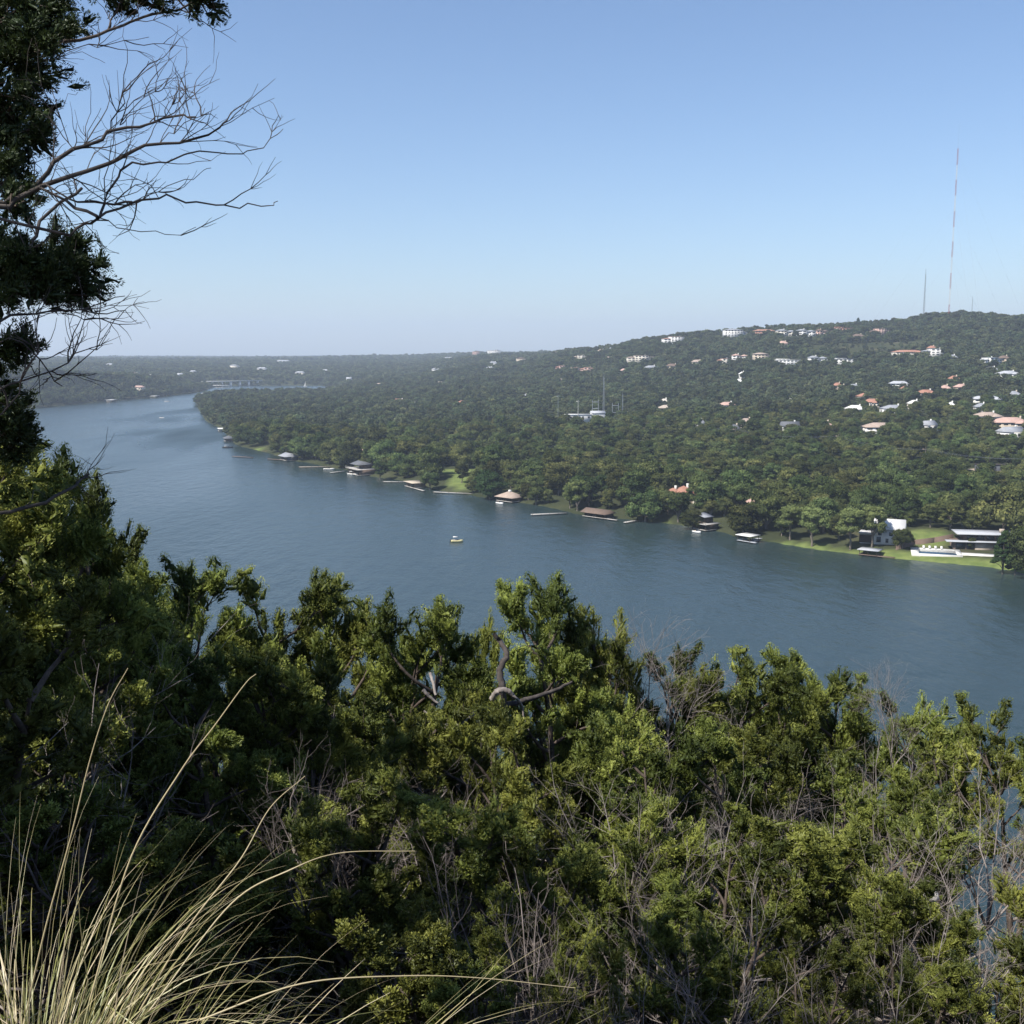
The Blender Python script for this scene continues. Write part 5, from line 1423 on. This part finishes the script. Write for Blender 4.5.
BS = [bare_shrub(401, 2.0, 1.2), bare_shrub(402, 1.6, 1.3, 8, 'bark_dead'), bare_shrub(403, 2.2, .8, 5)]
for px, py, yy_, v, s, lb in [(668, 622, 19.5, 2, 1.2, 'white bare twigs standing above the skyline right of the central junipers'),
     (898, 672, 19, 2, .8, 'pale bare twigs on the right skyline'), (1000, 735, 15, 0, 1.3, 'silver bare shrub at the right edge in front of the lake'),
     (985, 800, 13, 0, 1.1, 'silver bare branches below the other silver shrub at the right edge'), (930, 905, 8.5, 0, .8, 'white bare branch shrub beside the pale rock'),
     (770, 700, 17, 1, 1.3, 'grey-purple bare shrub in the right centre'), (830, 760, 13, 0, 1.2, 'grey bare shrub with long straight shoots right of centre'),
     (385, 660, 15, 1, 1.6, 'purplish bare thicket under the ragged juniper left of centre'), (350, 730, 13, 1, 1.0, 'brown bare thicket above the arching grass'),
     (300, 775, 11.5, 1, .7, 'dark dry twig bush behind the grass'), 
     (545, 830, 9, 1, 1.1, 'brown dead twig bush at the bottom centre'), (660, 790, 10, 1, 1.0, 'pinkish dead twig bush in the right centre'),
     (620, 745, 12, 0, 1.0, 'white bare twigs in the middle of the centre junipers'), (60, 600, 10, 1, 1.3, 'bare grey twig bush among the left junipers'),
     (420, 740, 13, 1, 1.0, 'purplish dead twig mass under the gnarled stem'), (470, 800, 10.5, 1, .9, 'brown dead twig mass left of the bottom centre bush'),
     (590, 880, 9.5, 1, .7, 'dense brown dead twigs above the bottom edge centre'), (700, 760, 12, 0, 1.0, 'pale grey dead branches right of the centre junipers'),
     (715, 690, 18, 0, 1.2, 'grey dead branches inside the right skyline junipers'), (870, 800, 11, 0, 1.1, 'silver dead branches left of the black forked trunk'),
     (880, 720, 17, 0, 1.2, 'pale dead branches below the right skyline twigs'), (960, 850, 11, 0, .9, 'silver dead branches low at the right before the water'),
     (790, 780, 12.5, 1, 1.1, 'purplish dead twigs under the fan of long dead branches'), (520, 860, 8.8, 1, .8, 'fine brown twig mass in the shade at bottom centre'),
     (850, 930, 8, 1, .7, 'dead twigs among the lower right junipers'), (300, 700, 12, 1, .9, 'dead grey twigs in the dark left hollow'),
     (740, 850, 9, 0, .9, 'grey dead shrub in the lower right'), (500, 940, 8.5, 1, .6, 'dark dead shrub at the bottom edge right of the grass'), (640, 960, 7, 0, .6, 'pale dead shrub at the bottom edge centre right')]:
    q = at_depth(px, py, yy_ - 1.2); ob = put('bare_shrub', BS[v]); h = 2.0 * s
    ob.location = (q[0], q[1], q[2] - h); ob.rotation_euler = (0, 0, rnd.uniform(0, 6)); ob.scale = (s, s, s); tag(ob, lb, 'bare shrub', 'bare shrubs on the slope')
# bent pale limb and its gnarled trunk in the centre
o = empty('gnarled_juniper_stem', at_depth(515, 760, 15.5), 0, 'gnarled old stem with a pale broken knot below the tallest central juniper', 'dead tree'); org = np.array(o.location)
W = MB(); D = MB()


def path(mb, pts, r0, r1, sides=7):
    q = np.array([at_depth(a, b_, c) - org for a, b_, c in pts]); q = smooth(q, 5); q[1:-1] += np.random.default_rng(len(q)).normal(size=q[1:-1].shape) * r0 * .12; mb.tube(q, np.linspace(r0, r1, len(q)), sides); return q


path(W, [(475, 765, 15.5), (488, 738, 15.5), (500, 712, 15.5), (503, 692, 15.4), (500, 670, 15.5), (507, 655, 15.6), (500, 642, 15.7), (494, 634, 15.7)], .075, .03)
path(W, [(503, 706, 15.5), (525, 700, 15.6), (550, 692, 15.8), (572, 682, 16)], .045, .02)
path(D, [(492, 699, 15.3), (497, 692, 15.2), (505, 690, 15.2), (511, 693, 15.2), (513, 697, 15.25)], .05, .03)
path(D, [(507, 692, 15.2), (516, 698, 15.2), (522, 706, 15.3), (524, 718, 15.3), (529, 730, 15.3)], .022, .01)
path(D, [(476, 710, 15.2), (466, 721, 15.1), (452, 726, 15.1), (438, 720, 15.2), (424, 711, 15.3)], .03, .014)
path(D, [(444, 728, 15.1), (456, 732, 15.1), (463, 727, 15.1)], .02, .012)
path(D, [(423, 690, 15.2), (430, 697, 15.2), (438, 703, 15.2)], .03, .015)
path(D, [(430, 673, 15.4), (433, 682, 15.3), (436, 695, 15.2)], .025, .02)
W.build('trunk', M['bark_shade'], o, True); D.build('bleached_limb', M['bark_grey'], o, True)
# rocks
def rock(px, py, yy_, s, label):
    g = np.random.default_rng(int(px)); th = np.linspace(0, PI, 7); ph = np.arange(10) * PI / 5
    v = np.array([(math.sin(a) * math.cos(b_), math.sin(a) * math.sin(b_), math.cos(a)) for a in th for b_ in ph]); v *= g.uniform(.75, 1.1, (len(v), 1)); v = np.sign(v) * np.abs(v) ** .8 * np.array([1, .8, .55]) * s
    f = np.array([(i * 10 + j, (i + 1) * 10 + j, (i + 1) * 10 + (j + 1) % 10, i * 10 + (j + 1) % 10) for i in range(6) for j in range(10)])
    ob = MB().add(v, f).build('limestone_rock', M['rock']); ob.location = tuple(at_depth(px, py, yy_)); tag(ob, label, 'rock')


M['rock'] = simple('limestone', (0.55, 0.52, 0.48), (0.3, 0.27, 0.24), 4, .9, .6, bscale=20)
rock(930, 896, 11, .10, 'pale limestone boulder under the black forked trunk at right')

# ---------------------------------------------------------------- grass
def tussock(bx, by, n, seed, lean, l0, l1, spreadr=.12, fan=.5, wid=.0022, stalks=(), dry=.0):
    g = np.random.default_rng(seed); mb = MB()
    for i in range(n):
        a = g.uniform(0, 2 * PI); rr = spreadr * math.sqrt(g.uniform()); p = np.array([rr * math.cos(a), rr * math.sin(a), -.02])
        d = unit(np.array([math.cos(a) * fan * g.uniform(.1, 1) + lean[0], math.sin(a) * fan * g.uniform(.1, 1) + lean[1], 1.0]))
        ln = g.uniform(l0, l1) * (1 if g.uniform() > .15 else .5); ns = 9; q = [p]; dd = d.copy(); s = ln / ns; droop = g.uniform(.02, .26) ** 1.12
        hd = unit(np.array([dd[0], dd[1], 0]) + 1e-6); kink = g.integers(3, 9) if g.uniform() < .14 else -1
        for k in range(ns):
            if k == kink: dd = unit(dd + g.normal(size=3) * .5 - np.array([0, 0, .5]))
            dd = unit(dd + np.array([hd[0] * droop, hd[1] * droop, -droop * (.5 + k * .16)]) + g.normal(size=3) * .015); q.append(q[-1] + dd * s)
        q = np.array(q); side = unit(np.cross(dd, np.array([0, 0, 1.0])) + g.normal(size=3) * .5)
        w = wid * g.uniform(.35, 1.4) * np.linspace(1, .12, ns + 1)[:, None]; fold = unit(np.cross(side, d)) * w * .5
        v = np.concatenate([q - side * w, q + fold, q + side * w]); m = ns + 1
        f = [(k, k + m, k + m + 1, k + 1) for k in range(ns)] + [(k + m, k + 2 * m, k + 2 * m + 1, k + m + 1) for k in range(ns)]
        t = np.clip(g.beta(1.6, 1.8) + dry + np.linspace(-.1, .22, m), 0, 1); mb.add(v, f, np.tile(t, 3))
    for s_ in stalks:
        q = np.array([at_depth(a, b_, c) for a, b_, c in s_]) - np.array([bx, by, float(slope(bx, by))])
        tt = np.linspace(0, len(q) - 1, 40); w4 = np.vstack([2 * q[0] - q[1], q, 2 * q[-1] - q[-2]]); i0 = np.minimum(tt.astype(int), len(q) - 2); f0 = (tt - i0)[:, None]
        pa, pb, pc, pd = w4[i0], w4[i0 + 1], w4[i0 + 2], w4[i0 + 3]
        q = .5 * (2 * pb + (pc - pa) * f0 + (2 * pa - 5 * pb + 4 * pc - pd) * f0 ** 2 + (3 * pb - pa - 3 * pc + pd) * f0 ** 3)
        mb.tube(q, np.linspace(.0022, .0008, len(q)), 4, .85)
    return mb


def place_t(bx, by, label, **k):
    ob = tussock(bx, by, **k).build('grass_tussock', M['grass']); ob.location = (bx, by, float(slope(bx, by))); tag(ob, label, 'grass tussock', 'grass tussocks at the lookout')


place_t(-1.12, 2.35, 'upright straw-coloured grass tussock at the left edge', n=420, seed=1, lean=(.03, 0), l0=.4, l1=.86, spreadr=.17, fan=.3, wid=.0025,
        stalks=[[(20, 1040, 2.4), (45, 930, 2.4), (70, 840, 2.4), (90, 760, 2.4), (108, 705, 2.4), (128, 668, 2.4)]], dry=.05)
place_t(-.78, 2.3, 'grass tussock in the bottom left with blades arching right', n=170, seed=2, lean=(.5, .05), l0=.3, l1=.66, wid=.0024, spreadr=.14, fan=.45,
        stalks=[[(90, 1000, 2.3), (130, 800 + 60, 2.35), (180, 772, 2.4), (215, 725, 2.4), (245, 684, 2.4), (256, 674, 2.4)]])
place_t(-.42, 2.2, 'grass tussock at the bottom edge fanning far to the right', n=170, seed=3, lean=(.95, .1), l0=.35, l1=.74, wid=.0024, spreadr=.12, fan=.45,
        stalks=[[(150, 1010, 2.2), (230, 905, 2.3), (290, 870, 2.3), (340, 853, 2.35), (415, 851, 2.4)], [(200, 1020, 2.2), (300, 984, 2.25), (400, 976, 2.3), (480, 978, 2.35), (575, 988, 2.4)],
                [(140, 1010, 2.3), (190, 925, 2.3), (240, 860, 2.35), (270, 800 + 8, 2.4), (305, 776, 2.4)]])
place_t(-.95, 2.0, 'dense bleached grass tussock in the bottom left corner', n=420, seed=4, lean=(.05, 0), l0=.25, l1=.55, wid=.0025, spreadr=.2, fan=.5, dry=.2)
place_t(-1.9, 3.2, 'dim shaded grass tussock behind the bright ones at left', n=260, seed=5, lean=(.2, 0), l0=.3, l1=.6, spreadr=.25, fan=.7)
place_t(-.9, 3.5, 'shaded fine-leaved grass tussock behind the arching blades', n=300, seed=6, lean=(.3, .1), l0=.3, l1=.6, spreadr=.3, fan=.9, wid=.002)
# dry litter on the ledge
g = np.random.default_rng(9); n = 2600; c = np.stack([g.uniform(-2.4, .5, n), g.uniform(1.2, 4.0, n), np.zeros(n)], -1); c[:, 2] = slope(c[:, 0], c[:, 1]) + .01
mb = MB(); kites(mb, c, unit(g.normal(size=(n, 3)) * np.array([1, 1, .5]) + np.array([0, 0, .25])), g.uniform(.03, .12, n), g.uniform(.006, .02, n), g.uniform(.4, 1, n), g)
M['litter'] = foliage('dry_litter', [(0, (.10, .07, .045)), (1, (.34, .26, .19))], .1, 0, 0)
tag(mb.build('leaf_litter', M['litter']), 'dry leaf litter on the ledge under the grass', 'litter', kind='stuff')

# ---------------------------------------------------------------- air, sun, sky
hm, nt, out = mat('haze')
pv = nt.nodes.new('ShaderNodeVolumePrincipled'); pv.inputs['Density'].default_value = HAZE
pv.inputs['Color'].default_value = (0.74, 0.84, 1.0, 1); pv.inputs['Anisotropy'].default_value = 0.1
L(nt, pv.outputs[0], out.inputs['Volume'])
mb = MB(); mb.box(-10500, 11500, -500, 16500, -9.5, 505)
hz = tag(mb.build('haze', hm), kind='stuff')

AZ = math.atan2(-.84, -.54); EL = math.radians(51)
sdir = Vector((math.sin(AZ) * math.cos(EL), math.cos(AZ) * math.cos(EL), math.sin(EL)))
sl = bpy.data.lights.new('sun', 'SUN'); sl.energy = SUN; sl.angle = math.radians(.53); sl.color = (1, .955, .88)
so = bpy.data.objects.new('sun', sl); so.rotation_euler = (-sdir).to_track_quat('-Z', 'Y').to_euler(); so.location = (-30, -40, 140); C.objects.link(so)
w = bpy.data.worlds.new('World'); SC.world = w; w.use_nodes = True; nt = w.node_tree
bg = nt.nodes['Background']; sk = nt.nodes.new('ShaderNodeTexSky'); sk.sky_type = 'NISHITA'; sk.sun_disc = False
sk.sun_elevation = EL; sk.sun_rotation = AZ; sk.altitude = 200; sk.air_density = 1.0; sk.dust_density = .6; sk.ozone_density = 2.6
tn = nt.nodes.new('ShaderNodeMix'); tn.data_type = 'RGBA'; tn.blend_type = 'MULTIPLY'; tn.inputs[0].default_value = 1; tn.inputs[7].default_value = (.90, .975, 1.08, 1)
L(nt, sk.outputs[0], tn.inputs[6]); L(nt, tn.outputs[2], bg.inputs[0]); bg.inputs[1].default_value = SKY
SC.view_settings.view_transform = 'Standard'; SC.view_settings.look = 'None'; SC.view_settings.gamma = 1; SC.view_settings.exposure = EXPO
SC.render.engine = 'CYCLES'
cy = SC.cycles; cy.use_denoising = True; cy.max_bounces = 5; cy.diffuse_bounces = 1; cy.glossy_bounces = 2; cy.transmission_bounces = 3; cy.volume_bounces = 1; cy.transparent_max_bounces = 4
cy.use_adaptive_sampling = True; cy.adaptive_threshold = .015; cy.sample_clamp_indirect = 6; cy.caustics_reflective = False; cy.caustics_refractive = False
